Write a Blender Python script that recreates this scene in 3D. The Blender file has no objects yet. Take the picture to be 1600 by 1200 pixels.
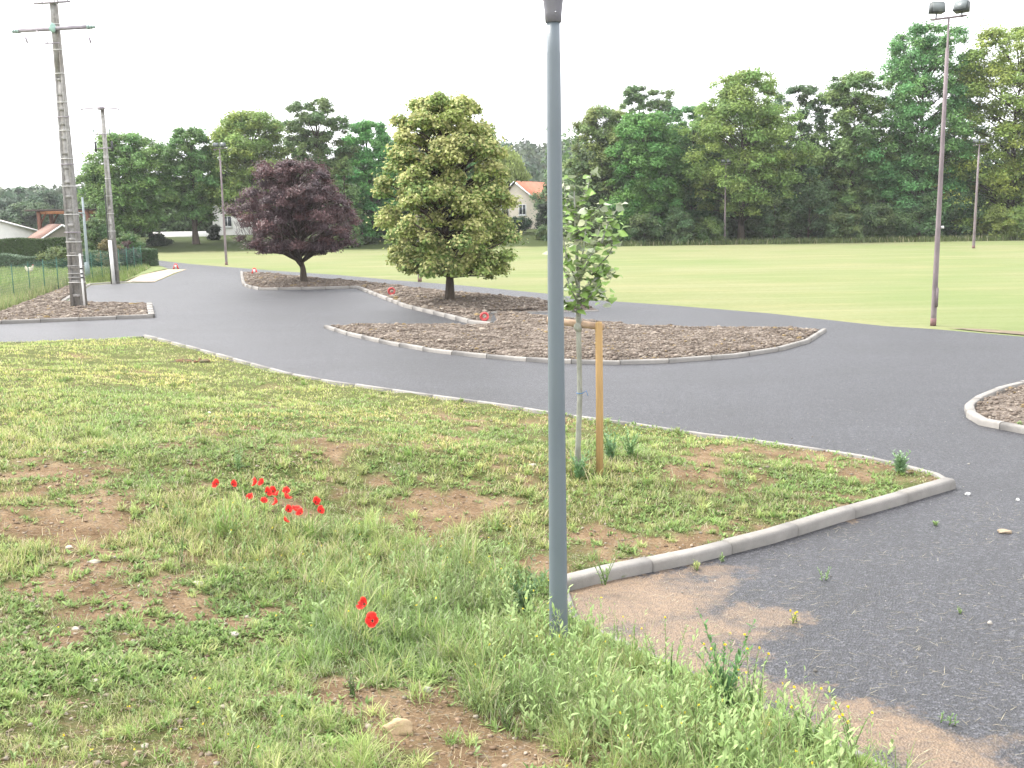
import bpy, math, random
import numpy as np
from mathutils import Vector, Matrix
from mathutils.geometry import delaunay_2d_cdt

# ------------------------------------------------------------------ camera, world, sun, exposure
SC = bpy.context.scene
COL = SC.collection
CAM_H, FPX, PITCH, ROLL = 3.15, 1620.0, math.atan(270 / 1620.0), 0.0159
cp, sp, ca, sa = math.cos(PITCH), math.sin(PITCH), math.cos(ROLL), math.sin(ROLL)
FWD = np.array([0, cp, -sp]); U0 = np.array([0, sp, cp]); R0 = np.array([1.0, 0, 0])
RGT = ca * R0 - sa * U0; UPV = sa * R0 + ca * U0
CAMP = np.array([0, 0, CAM_H])
cam_d = bpy.data.cameras.new('camera'); cam = bpy.data.objects.new('camera', cam_d); COL.objects.link(cam)
cam_d.sensor_width = 36; cam_d.lens = 36 * FPX / 1600; cam_d.clip_start = 0.05; cam_d.clip_end = 6000
mw = Matrix.Identity(4)
for i in range(3):
    mw[i][0] = RGT[i]; mw[i][1] = UPV[i]; mw[i][2] = -FWD[i]; mw[i][3] = CAMP[i]
cam.matrix_world = mw
SC.camera = cam

SUN_EL, SUN_AZ = math.radians(52), math.radians(-62)     # azimuth from +Y towards +X
SKY_STRENGTH, SUN_STRENGTH, EXPOSURE = 0.13, 1.4, 1.72
world = bpy.data.worlds.new('World'); SC.world = world; world.use_nodes = True
wn = world.node_tree; wn.nodes.clear()
sky = wn.nodes.new('ShaderNodeTexSky'); sky.sky_type = 'NISHITA'; sky.sun_disc = False
sky.sun_elevation = SUN_EL; sky.sun_rotation = SUN_AZ; sky.air_density = 1.0; sky.dust_density = 6.0; sky.ozone_density = 1.0
hs = wn.nodes.new('ShaderNodeHueSaturation'); hs.inputs['Saturation'].default_value = 0.18
mx = wn.nodes.new('ShaderNodeMix'); mx.data_type = 'RGBA'; mx.inputs[0].default_value = 0.55
mx.inputs[7].default_value = (9.0, 9.1, 9.4, 1)          # even cloud deck over the clear-sky colours
bg = wn.nodes.new('ShaderNodeBackground'); bg.inputs[1].default_value = SKY_STRENGTH
wo = wn.nodes.new('ShaderNodeOutputWorld')
wn.links.new(sky.outputs[0], hs.inputs['Color']); wn.links.new(hs.outputs[0], mx.inputs[6])
wn.links.new(mx.outputs[2], bg.inputs[0]); wn.links.new(bg.outputs[0], wo.inputs[0])
sd = bpy.data.lights.new('sun', 'SUN'); sd.energy = SUN_STRENGTH; sd.angle = math.radians(14); sd.color = (1, 0.95, 0.87)
so = bpy.data.objects.new('sun', sd); COL.objects.link(so)
sdir = Vector((math.sin(SUN_AZ) * math.cos(SUN_EL), math.cos(SUN_AZ) * math.cos(SUN_EL), math.sin(SUN_EL)))
so.rotation_euler = (-sdir).to_track_quat('-Z', 'Y').to_euler(); so.location = (0, 0, 60)
SC.view_settings.view_transform = 'Standard'; SC.view_settings.look = 'None'
SC.view_settings.exposure = EXPOSURE; SC.view_settings.gamma = 1.0
SC.render.engine = 'CYCLES'; SC.cycles.max_bounces = 5; SC.cycles.transparent_max_bounces = 4

# ------------------------------------------------------------------ geometry helpers
rng = np.random.default_rng(7)
def ray(u, v):
    d = FWD + RGT * (u - 800) / FPX - UPV * (v - 600) / FPX
    return d
def gp(u, v, z=0.0):                       # where a sight line meets the level z
    d = ray(u, v); t = (z - CAM_H) / d[2]
    p = CAMP + d * t
    return (p[0], p[1])
def gps(pts, z=0.0): return [gp(u, v, z) for u, v in pts]
def atY(u, v, Y):                          # point of a sight line at distance Y
    d = ray(u, v); return CAMP + d * (Y / d[1])

def vnoise(x, y, seed=0):
    x = np.asarray(x, float); y = np.asarray(y, float)
    xi = np.floor(x).astype(np.int64); yi = np.floor(y).astype(np.int64)
    xf = x - xi; yf = y - yi
    xf = xf * xf * (3 - 2 * xf); yf = yf * yf * (3 - 2 * yf)
    def h(a, b):
        n = (a * 374761393 + b * 668265263 + seed * 1442695041) & 0xffffffff
        n = ((n ^ (n >> 13)) * 1274126177) & 0xffffffff
        return ((n ^ (n >> 16)) & 0xffff) / 65535.0
    a = h(xi, yi); b = h(xi + 1, yi); c = h(xi, yi + 1); d = h(xi + 1, yi + 1)
    return (a + (b - a) * xf) * (1 - yf) + (c + (d - c) * xf) * yf
def fbm(x, y, seed=0, o=4):
    s = 0; a = 0.5; f = 1
    for i in range(o):
        s = s + a * vnoise(x * f + 17.3 * i, y * f + 5.1 * i, seed + i); a *= 0.5; f *= 2.03
    return s / (1 - 0.5 ** o)
def sstep(t):
    t = np.clip(t, 0, 1); return t * t * (3 - 2 * t)
def pdist(x, y, poly, closed=True):
    x = np.asarray(x, float); y = np.asarray(y, float)
    best = np.full(x.shape, 1e9); n = len(poly)
    for i in range(n if closed else n - 1):
        ax, ay = poly[i]; bx, by = poly[(i + 1) % n]
        dx, dy = bx - ax, by - ay; L = dx * dx + dy * dy + 1e-12
        t = np.clip(((x - ax) * dx + (y - ay) * dy) / L, 0, 1)
        best = np.minimum(best, np.hypot(x - ax - t * dx, y - ay - t * dy))
    return best
def inside(x, y, poly):
    x = np.asarray(x, float); y = np.asarray(y, float)
    r = np.zeros(x.shape, bool); n = len(poly)
    for i in range(n):
        ax, ay = poly[i]; bx, by = poly[(i + 1) % n]
        if ay == by: continue
        c = ((ay > y) != (by > y)) & (x < (bx - ax) * (y - ay) / (by - ay) + ax)
        r ^= c
    return r

class MB:                                   # gathers arrays of vertices and faces into one mesh
    def __init__(s): s.V = []; s.F = []; s.C = []; s.n = 0
    def add(s, V, F, C=None):
        V = np.asarray(V, float).reshape(-1, 3); F = np.asarray(F, np.int64)
        if C is None: C = np.ones((len(V), 3)) * 0.5
        C = np.asarray(C, float)
        if C.ndim == 1: C = np.repeat(C[None, :], len(V), 0)
        s.V.append(V); s.F.append(F + s.n); s.C.append(C); s.n += len(V)
    def build(s, name, mat, parent=None, smooth=False, loc=None):
        V = np.concatenate(s.V)
        if loc is not None: V = V - np.asarray(loc)
        me = bpy.data.meshes.new(name)
        me.vertices.add(len(V)); me.vertices.foreach_set('co', V.astype(np.float32).ravel())
        idx = []; tot = []
        for F in s.F:
            idx.append(F.ravel()); tot.append(np.full(len(F), F.shape[1]))
        idx = np.concatenate(idx); tot = np.concatenate(tot)
        me.loops.add(len(idx)); me.loops.foreach_set('vertex_index', idx.astype(np.int32))
        me.polygons.add(len(tot))
        st = np.concatenate([[0], np.cumsum(tot)[:-1]])
        me.polygons.foreach_set('loop_start', st.astype(np.int32))
        me.polygons.foreach_set('loop_total', tot.astype(np.int32))
        if smooth: me.polygons.foreach_set('use_smooth', np.ones(len(tot), bool))
        at = me.color_attributes.new('Col', 'FLOAT_COLOR', 'POINT')
        C = np.concatenate(s.C); C4 = np.ones((len(C), 4), np.float32); C4[:, :3] = C
        at.data.foreach_set('color', C4.ravel())
        me.update(calc_edges=True); me.validate()
        me.materials.append(mat)
        o = bpy.data.objects.new(name, me); COL.objects.link(o)
        if parent is not None: o.parent = parent
        return o
    # -------- shapes
    def box(s, c, size, rz=0, taper=1.0, C=None, R=None):
        hx, hy, hz = [k / 2 for k in size]
        P = np.array([[-hx, -hy, -hz], [hx, -hy, -hz], [hx, hy, -hz], [-hx, hy, -hz],
                      [-hx * taper, -hy * taper, hz], [hx * taper, -hy * taper, hz], [hx * taper, hy * taper, hz], [-hx * taper, hy * taper, hz]])
        if R is not None: P = P @ np.asarray(R).T
        if rz:
            c_, s_ = math.cos(rz), math.sin(rz); P = P @ np.array([[c_, s_, 0], [-s_, c_, 0], [0, 0, 1]])
        s.add(P + np.asarray(c), [[0, 3, 2, 1], [4, 5, 6, 7], [0, 1, 5, 4], [1, 2, 6, 5], [2, 3, 7, 6], [3, 0, 4, 7]], C)
    def tube(s, pts, rad, sides=8, C=None, caps=True):
        P = np.asarray(pts, float); n = len(P)
        rad = np.broadcast_to(np.asarray(rad, float), (n,))
        T = np.gradient(P, axis=0) if n > 2 else np.repeat((P[1] - P[0])[None], 2, 0)
        T = T / (np.linalg.norm(T, axis=1, keepdims=True) + 1e-9)
        ref = np.array([0, 0, 1.0]) if abs(T[0][2]) < 0.8 else np.array([1.0, 0, 0])
        A = np.cross(T, ref); A /= np.linalg.norm(A, axis=1, keepdims=True) + 1e-9
        B = np.cross(T, A)
        th = np.linspace(0, 2 * math.pi, sides, endpoint=False)
        V = P[:, None, :] + rad[:, None, None] * (np.cos(th)[None, :, None] * A[:, None, :] + np.sin(th)[None, :, None] * B[:, None, :])
        V = V.reshape(-1, 3)
        i, j = np.meshgrid(np.arange(n - 1), np.arange(sides), indexing='ij'); i = i.ravel(); j = j.ravel(); k = (j + 1) % sides
        F = np.stack([i * sides + j, (i + 1) * sides + j, (i + 1) * sides + k, i * sides + k], 1)
        s.add(V, F, C)
        if caps:
            s.F.append(np.array([list(range(sides))]) + s.n - len(V))
            s.F.append(np.array([list(range(sides))[::-1]]) + s.n - sides)
    def lathe(s, c, prof, sides=24, C=None):
        pts = [(c[0], c[1], c[2] + z) for r, z in prof]; r = [q[0] for q in prof]
        th = np.linspace(0, 2 * math.pi, sides, endpoint=False); V = []
        for p, q in zip(pts, r):
            V.append(np.stack([p[0] + q * np.cos(th), p[1] + q * np.sin(th), np.full(sides, p[2])], 1))
        V = np.concatenate(V); n = len(prof)
        i, j = np.meshgrid(np.arange(n - 1), np.arange(sides), indexing='ij'); i = i.ravel(); j = j.ravel(); k = (j + 1) % sides
        s.add(V, np.stack([i * sides + j, i * sides + k, (i + 1) * sides + k, (i + 1) * sides + j], 1), C)
        s.F.append(np.array([list(range(sides))[::-1]]) + s.n - len(V)); s.F.append(np.array([list(range(sides))]) + s.n - sides)
    def lump(s, c, r, seed=0, C=None, sub=2, rough=0.25):       # an irregular stone / clod
        V, F = ICO[sub]
        q = random.Random(seed); a = np.array([q.uniform(-9, 9) for _ in range(3)])
        n = 1 + rough * (np.sin(V @ np.array([2.1, 1.3, .7]) * 1.6 + a[0]) + np.sin(V @ np.array([-1.1, 2.3, 1.7]) * 1.9 + a[1]) + .6 * np.sin(V @ np.array([.4, -2.1, 2.9]) * 3 + a[2])) / 2
        s.add(V * n[:, None] * np.asarray(r) + np.asarray(c), F, C)
    def blades(s, base, h, w, az, lean, curve, C, seg=3, leaf=False):
        """ribbons: base (n,3); height h, width w, heading az, lean from upright, extra bend; leaf = widest in the middle"""
        n = len(base); h = np.broadcast_to(h, (n,)); w = np.broadcast_to(w, (n,)); lean = np.broadcast_to(lean, (n,)); curve = np.broadcast_to(curve, (n,))
        D = np.stack([np.cos(az), np.sin(az), np.zeros(n)], 1); S = np.stack([-np.sin(az), np.cos(az), np.zeros(n)], 1)
        P = base.copy(); rows = []; ang = lean.copy()
        prof = [0.35, 1.0, 0.85, 0.0] if leaf else [1.0, 0.85, 0.55, 0.0]
        if seg == 2: prof = [0.35, 1.0, 0.0] if leaf else [1.0, .75, 0.0]
        for k in range(seg + 1):
            if prof[k] > 0:
                rows.append(P - S * (w * prof[k] / 2)[:, None]); rows.append(P + S * (w * prof[k] / 2)[:, None])
            else: rows.append(P.copy())
            step = (h / seg)
            P = P + (D * np.sin(ang)[:, None] + np.array([0, 0, 1.0]) * np.cos(ang)[:, None]) * step[:, None]
            ang = ang + curve / seg
        V = np.stack(rows, 1)                        # n, 2*seg+1, 3
        m = 2 * seg + 1; off = (np.arange(n) * m)[:, None]
        Cc = np.repeat(C[:, None, :], m, 1)
        Vf = V.reshape(-1, 3); n0 = s.n
        s.V.append(Vf); s.C.append(Cc.reshape(-1, 3)); s.n += len(Vf)
        for k in range(seg - 1):
            q = np.array([2 * k, 2 * k + 1, 2 * k + 3, 2 * k + 2])
            s.F.append(off + q + n0)
        s.F.append(off + np.array([2 * seg - 2, 2 * seg - 1, 2 * seg]) + n0)
    def leaves(s, P, N, L, W, C, fold=0.25, T=None):
        n = len(P); r = rng.normal(size=(n, 3)) if T is None else T
        T = r - N * np.sum(r * N, 1, keepdims=True); T /= np.linalg.norm(T, axis=1, keepdims=True) + 1e-9
        B = np.cross(N, T); L = np.broadcast_to(L, (n,))[:, None]; W = np.broadcast_to(W, (n,))[:, None]
        V = np.stack([P - T * L / 2, P + B * W / 2 - N * W * fold, P + T * L / 2, P - B * W / 2 - N * W * fold], 1)
        F = (np.arange(n) * 4)[:, None] + np.arange(4)
        s.add(V.reshape(-1, 3), F, np.repeat(C, 4, 0))

def ico(sub):
    t = (1 + 5 ** .5) / 2
    V = [(-1, t, 0), (1, t, 0), (-1, -t, 0), (1, -t, 0), (0, -1, t), (0, 1, t), (0, -1, -t), (0, 1, -t), (t, 0, -1), (t, 0, 1), (-t, 0, -1), (-t, 0, 1)]
    F = [(0, 11, 5), (0, 5, 1), (0, 1, 7), (0, 7, 10), (0, 10, 11), (1, 5, 9), (5, 11, 4), (11, 10, 2), (10, 7, 6), (7, 1, 8), (3, 9, 4), (3, 4, 2), (3, 2, 6), (3, 6, 8), (3, 8, 9), (4, 9, 5), (2, 4, 11), (6, 2, 10), (8, 6, 7), (9, 8, 1)]
    V = [np.array(v) / np.linalg.norm(v) for v in V]
    for _ in range(sub):
        cache = {}; nf = []
        def mid(a, b):
            k = (min(a, b), max(a, b))
            if k not in cache:
                m = V[a] + V[b]; V.append(m / np.linalg.norm(m)); cache[k] = len(V) - 1
            return cache[k]
        for a, b, c in F:
            x, y, z = mid(a, b), mid(b, c), mid(c, a)
            nf += [(a, x, z), (b, y, x), (c, z, y), (x, y, z)]
        F = nf
    return np.array(V), np.array(F)
ICO = {0: ico(0), 1: ico(1), 2: ico(2)}

def region(name, poly, step, hfun, mat, cfun=None, skirt=None, step_fun=None, kind='structure'):
    """a height-field sheet filling a ground polygon"""
    xs = [p[0] for p in poly]; ys = [p[1] for p in poly]; pts = []
    bnd = []
    for i in range(len(poly)):
        a = np.array(poly[i]); b = np.array(poly[(i + 1) % len(poly)]); L = np.linalg.norm(b - a)
        st = step if step_fun is None else step_fun((a[1] + b[1]) / 2)
        k = max(1, int(L / max(st, .05) / 1.5))
        for q in range(k): bnd.append(a + (b - a) * q / k)
    nb = len(bnd)
    y = min(ys)
    rows = []
    while y < max(ys):
        st = step if step_fun is None else step_fun(y)
        x = np.arange(min(xs), max(xs), st); rows.append(np.stack([x + rng.uniform(-.2, .2, len(x)) * st, y + rng.uniform(-.2, .2, len(x)) * st], 1)); y += st
    G = np.concatenate(rows)
    bp = [(float(b[0]), float(b[1])) for b in bnd]
    stv = step if step_fun is None else np.array([step_fun(q) for q in G[:, 1]])
    G = G[inside(G[:, 0], G[:, 1], bp) & (pdist(G[:, 0], G[:, 1], bp) > 0.35 * stv)]
    vin = [Vector(b) for b in bp] + [Vector((float(g[0]), float(g[1]))) for g in G]
    edges = [(i, (i + 1) % nb) for i in range(nb)]
    v2, e2, f2, *_ = delaunay_2d_cdt(vin, edges, [], 1, 1e-5)
    V = np.array([(v.x, v.y, 0) for v in v2]); V[:, 2] = hfun(V[:, 0], V[:, 1])
    F = []
    for f in f2:
        a, b, c = V[f[0]], V[f[1]], V[f[2]]
        cr = (b[0] - a[0]) * (c[1] - a[1]) - (b[1] - a[1]) * (c[0] - a[0])
        F.append(f if cr > 0 else f[::-1])
    mb = MB(); mb.add(V, np.array(F), None if cfun is None else cfun(V[:, 0], V[:, 1]))
    if skirt is not None:
        B = np.array(bp); zt = hfun(B[:, 0], B[:, 1]); n = len(B)
        SV = np.concatenate([np.c_[B, zt], np.c_[B, np.full(n, skirt)]]); i = np.arange(n); j = (i + 1) % n
        SF = np.stack([i, j, j + n, i + n], 1)
        mb.add(SV, SF, None if cfun is None else np.tile(cfun(B[:, 0], B[:, 1]), (2, 1)))
    o = mb.build(name, mat, smooth=True)
    if kind: o['kind'] = kind
    return o

# ------------------------------------------------------------------ objects: tags
def tag(o, label, cat, group=None, kind=None):
    o['label'] = label; o['category'] = cat
    if group: o['group'] = group
    if kind: o['kind'] = kind
    return o
def thing(name, label, cat, loc=(0, 0, 0), rz=0, group=None):
    o = bpy.data.objects.new(name, None); COL.objects.link(o); o.empty_display_size = .2
    o.location = [float(q) for q in loc]; o.rotation_euler = (0, 0, rz)
    return tag(o, label, cat, group)

# ------------------------------------------------------------------ materials
class N:
    def __init__(s, name):
        s.m = bpy.data.materials.new(name); s.m.use_nodes = True; s.t = s.m.node_tree; s.t.nodes.clear()
        s.out = s.t.nodes.new('ShaderNodeOutputMaterial'); s.b = s.t.nodes.new('ShaderNodeBsdfPrincipled')
        s.t.links.new(s.b.outputs[0], s.out.inputs[0]); s.b.inputs['Specular IOR Level'].default_value = 0.3
        s.tc = s.t.nodes.new('ShaderNodeTexCoord'); s.co = s.tc.outputs['Object']
    def lk(s, a, b): s.t.links.new(a, b)
    def val(s, k, v):
        if isinstance(v, (int, float)): k.default_value = v
        elif isinstance(v, tuple): k.default_value = v if len(v) == 4 or len(k.default_value) == 3 else (*v, 1)
        else: s.lk(v, k)
    def noise(s, scale, detail=4, rough=.55, co=None, stretch=None):
        c = co or s.co
        if stretch:
            mp = s.t.nodes.new('ShaderNodeMapping'); mp.inputs['Scale'].default_value = stretch; s.lk(c, mp.inputs[0]); c = mp.outputs[0]
        n = s.t.nodes.new('ShaderNodeTexNoise'); n.inputs['Scale'].default_value = scale; n.inputs['Detail'].default_value = detail
        n.inputs['Roughness'].default_value = rough; s.lk(c, n.inputs[0]); return n.outputs[0]
    def voro(s, scale, out='Distance', feature='F1', co=None):
        n = s.t.nodes.new('ShaderNodeTexVoronoi'); n.feature = feature; n.inputs['Scale'].default_value = scale; s.lk(co or s.co, n.inputs[0]); return n.outputs[out]
    def ramp(s, f, stops):
        r = s.t.nodes.new('ShaderNodeValToRGB'); e = r.color_ramp.elements
        while len(e) > len(stops): e.remove(e[-1])
        while len(e) < len(stops): e.new(0.5)
        for i, (p, c) in enumerate(stops):
            e[i].position = p; e[i].color = (*c, 1) if isinstance(c, tuple) else (c, c, c, 1)
        s.lk(f, r.inputs[0]); return r.outputs[0]
    def mix(s, f, a, b, mode='MIX'):
        n = s.t.nodes.new('ShaderNodeMix'); n.data_type = 'RGBA'; n.blend_type = mode
        s.val(n.inputs[0], f)
        for k, q in ((6, a), (7, b)):
            if isinstance(q, tuple): n.inputs[k].default_value = (*q, 1)
            elif isinstance(q, float): n.inputs[k].default_value = (q, q, q, 1)
            else: s.lk(q, n.inputs[k])
        return n.outputs[2]
    def math(s, op, a, b=0.0, clamp=False):
        n = s.t.nodes.new('ShaderNodeMath'); n.operation = op; n.use_clamp = clamp; s.val(n.inputs[0], a); s.val(n.inputs[1], b); return n.outputs[0]
    def attr(s, name='Col'):
        n = s.t.nodes.new('ShaderNodeAttribute'); n.attribute_name = name; return n.outputs['Color']
    def bump(s, h, st=.5, dist=.02):
        n = s.t.nodes.new('ShaderNodeBump'); n.inputs['Strength'].default_value = st; n.inputs['Distance'].default_value = dist
        s.lk(h, n.inputs['Height']); s.lk(n.outputs[0], s.b.inputs['Normal'])
    def base(s, c): s.val(s.b.inputs['Base Color'], (*c, 1) if isinstance(c, tuple) else c)
    def rough(s, v): s.val(s.b.inputs['Roughness'], v)

def simple(name, col, rough=.75, var=.2, scale=6, bump=0, bscale=40, metal=0, stretch=None, spec=.3):
    n = N(name); f = n.noise(scale, 5, .6, stretch=stretch)
    lo = tuple(c * (1 - var) for c in col); hi = tuple(min(1, c * (1 + var)) for c in col)
    n.base(n.ramp(f, [(.3, lo), (.7, hi)])); n.rough(rough); n.b.inputs['Metallic'].default_value = metal
    n.b.inputs['Specular IOR Level'].default_value = spec
    if bump: n.bump(n.noise(bscale, 4, .6), bump, .01)
    return n.m
def foliage(name, trans=.3, rough=.6, tint=(1, 1, 1), back=None, spec=.25):
    n = N(name); c = n.attr()
    if tint != (1, 1, 1): c = n.mix(1.0, c, tint, 'MULTIPLY')
    if back:
        g = n.t.nodes.new('ShaderNodeNewGeometry'); c = n.mix(g.outputs['Backfacing'], c, back)
    n.base(c); n.rough(rough); n.b.inputs['Specular IOR Level'].default_value = spec
    tr = n.t.nodes.new('ShaderNodeBsdfTranslucent'); n.lk(c, tr.inputs[0])
    ms = n.t.nodes.new('ShaderNodeMixShader'); ms.inputs[0].default_value = trans
    n.lk(n.b.outputs[0], ms.inputs[1]); n.lk(tr.outputs[0], ms.inputs[2]); n.lk(ms.outputs[0], n.out.inputs[0])
    return n.m
def vcol(name, rough=.8, bump=0, bscale=30, var=.25, scale=20, spec=.25):
    n = N(name); f = n.noise(scale, 5, .65)
    n.base(n.mix(1.0, n.attr(), n.ramp(f, [(.25, 1 - var), (.75, 1 + var * .8)]), 'MULTIPLY')); n.rough(rough); n.b.inputs['Specular IOR Level'].default_value = spec
    if bump: n.bump(n.noise(bscale, 5, .7), bump, .015)
    return n.m

M_leaf = foliage('leaf_green', .32)
M_grass = foliage('grass_blades', .35, .55)
M_purple = foliage('leaf_purple', .2, .5, spec=.35)
M_young = foliage('leaf_silver_backed', .2, .6, back=(.34, .38, .27))
M_bark = simple('bark', (.07, .055, .042), .9, .4, 9, .8, 25, stretch=(1, 1, .25))
M_bark_pale = simple('bark_pale', (.27, .275, .235), .85, .3, 14, .5, 50, stretch=(1, 1, .4))
M_red = foliage('poppy_petal', .35, .5)
M_vcol = vcol('painted_by_vertex')
M_clod = vcol('mulch_clods', .95, .8, 60, .4, 30)
M_stone = vcol('stone', .85, .6, 40, .25, 18)

# ------------------------------------------------------------------ ground plan (traced on the ground, metres)
Z_ROAD = 0.012
far_edge = [(238, 406), (300, 413), (362, 418), (440, 424), (529, 430), (616, 438), (719, 446), (852, 459), (940, 470), (1040, 477), (1200, 490), (1380, 510), (1460, 515), (1600, 527), (1800, 545)]
near_edge = [(-60, 540), (0, 537), (80, 536), (180, 532), (228, 528), (250, 533), (300, 546), (350, 560), (400, 574), (450, 588), (520, 601), (650, 620), (750, 634), (800, 641), (854, 650), (930, 661), (1000, 670), (1100, 686), (1169, 694), (1260, 707), (1349, 721), (1410, 735), (1465, 750)]
kerb_front = [(1490, 765), (1396, 793), (1308, 818), (1207, 850), (1090, 880), (955, 908), (884, 926)]
kerb_low = [(902, 978), (1000, 1024), (1100, 1069), (1210, 1122), (1350, 1192), (1500, 1270)]
W_far = gps(far_edge); W_near = gps(near_edge); W_front = gps(kerb_front); W_low = gps(kerb_low)
tip = W_front[0]
bank_poly = [(-30, W_near[0][1] - .6)] + W_near + W_front + W_low + [(6.5, -2), (8, -8), (-30, -8)]
road_poly = W_far + [(60, 5), (60, -12), (0, -12), (0, 4)] + \
            [(0.2, 7.4), (.2, 8.4), (4.4, 11.3), (-3, 15), (-9, 23), (-30, 24)] + \
            gps([(-60, 510), (0, 506), (120, 501), (238, 496), (235, 479), (150, 478), (99, 475), (142, 446), (190, 443), (240, 442), (292, 421), (262, 420), (236, 416.5), (205, 413), (150, 410), (150, 402)])
# beds
bedC = [(507, 513), (547, 526), (610, 540), (672, 551), (740, 559), (800, 564), (860, 568), (960, 571), (1050, 568), (1150, 560), (1220, 549), (1262, 537), (1290, 519)]
bedC_back = [(1200, 516), (1120, 516), (1040, 515), (945, 507), (880, 499), (830, 494), (770, 490)]
kerb_short = [(745, 490), (860, 489), (936, 487)]
bedB_back = [(930, 484), (852, 473), (735, 462), (641, 452), (560, 443), (491, 437), (422, 431), (385, 428), (376, 427)]
bedB_front = [(376, 427), (377, 437), (380, 447), (390, 451), (407, 454), (480, 453), (557, 451), (597, 467), (632, 481), (690, 495), (735, 507), (766, 510)]
bedL_front = [(-60, 511), (0, 507), (120, 502), (240, 497)]
bedR = [(1640, 595), (1600, 603), (1560, 613), (1525, 628), (1509, 641), (1512, 654), (1532, 666), (1600, 679), (1680, 692)]

# ---- heights
bank_line = W_near + W_front + W_low + [(6.5, -2)]
def bank_h(x, y):
    d = pdist(x, y, bank_line, closed=False)
    base = .09 + .46 * sstep((d - .5) / 5.5)
    n = (fbm(x * .55, y * .55, 3, 3) - .5) * .16 + (fbm(x * 2.6, y * 2.6, 11, 3) - .5) * .09
    m = sstep(d / .8)
    return (base + n * m) * sstep(d / .15 + .08)
def hit(u, v, off=0.0, f=bank_h):            # first point of a sight line at height f + off
    d = ray(u, v); t = np.linspace(3, 40, 1500); P = CAMP + d[None] * t[:, None]
    z = f(P[:, 0], P[:, 1]) + off
    k = np.argmax(P[:, 2] < z)
    return P[k, 0], P[k, 1], float(z[k] - off)
def hill_h(x, y):
    x = np.asarray(x, float); y = np.asarray(y, float)
    b = 1.0 * sstep((y - 90) / 14) * sstep((14 - x) / 10) * sstep((x + 75) / 30)
    h = (4 + 15 * np.exp(-((x - 25) / 120) ** 2)) * sstep((y - 170) / 230)
    return b + h + 2.5 * (fbm(x * .01, y * .01, 5, 3) - .5) * sstep((y - 120) / 100)

# ------------------------------------------------------------------ terrain
def ground_mat():
    n = N('mown_grass')
    stripes = n.noise(1.0, 6, .7, stretch=(.06, .8, 1)); fine = n.noise(9, 6, .75, stretch=(.5, 1.5, 1)); big = n.noise(.09, 3, .5)
    c = n.ramp(fine, [(.22, (.105, .125, .05)), (.5, (.172, .186, .088)), (.78, (.25, .242, .138))])
    c = n.mix(n.ramp(stripes, [(.42, 0.0), (.62, .4)]), c, (.245, .24, .145))
    c = n.mix(n.ramp(big, [(.42, 0.0), (.62, .6)]), c, (.13, .175, .065)); c = n.mix(n.ramp(n.noise(.5, 6, .75, stretch=(.2, 1, 1)), [(.5, 0.0), (.72, .6)]), c, (.27, .235, .13))
    # darker olive under the trees: their shade put into the ground colour
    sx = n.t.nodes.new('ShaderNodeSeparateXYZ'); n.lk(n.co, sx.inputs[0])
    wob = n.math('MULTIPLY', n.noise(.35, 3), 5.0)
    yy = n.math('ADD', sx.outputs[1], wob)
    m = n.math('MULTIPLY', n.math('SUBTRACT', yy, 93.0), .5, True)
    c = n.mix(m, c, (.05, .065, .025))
    n.base(c); n.rough(1.0); n.b.inputs['Specular IOR Level'].default_value = .05; n.bump(n.noise(14, 5, .8), .5, .04); return n.m
def grid_axis(lim, near, step, grow):
    a = [0]; s = step
    while a[-1] < lim:
        if a[-1] > near: s *= grow
        a.append(a[-1] + s)
    return a
ax = grid_axis(2500, 90, 3, 1.12); xs = np.array([-q for q in ax[::-1][:-1]] + ax, float); ys = np.array([-q for q in ax[::-1][:-1] if q < 400] + ax, float)
X, Y = np.meshgrid(xs, ys, indexing='ij'); Zg = hill_h(X, Y)
nx, ny = X.shape; i, j = np.meshgrid(np.arange(nx - 1), np.arange(ny - 1), indexing='ij'); i = i.ravel(); j = j.ravel()
mb = MB(); mb.add(np.stack([X, Y, Zg], -1).reshape(-1, 3), np.stack([i * ny + j, (i + 1) * ny + j, (i + 1) * ny + j + 1, i * ny + j + 1], 1))
tag(mb.build('ground', ground_mat(), smooth=True), 'pale mown playing field running flat to the woods', 'field', kind='structure')

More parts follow.
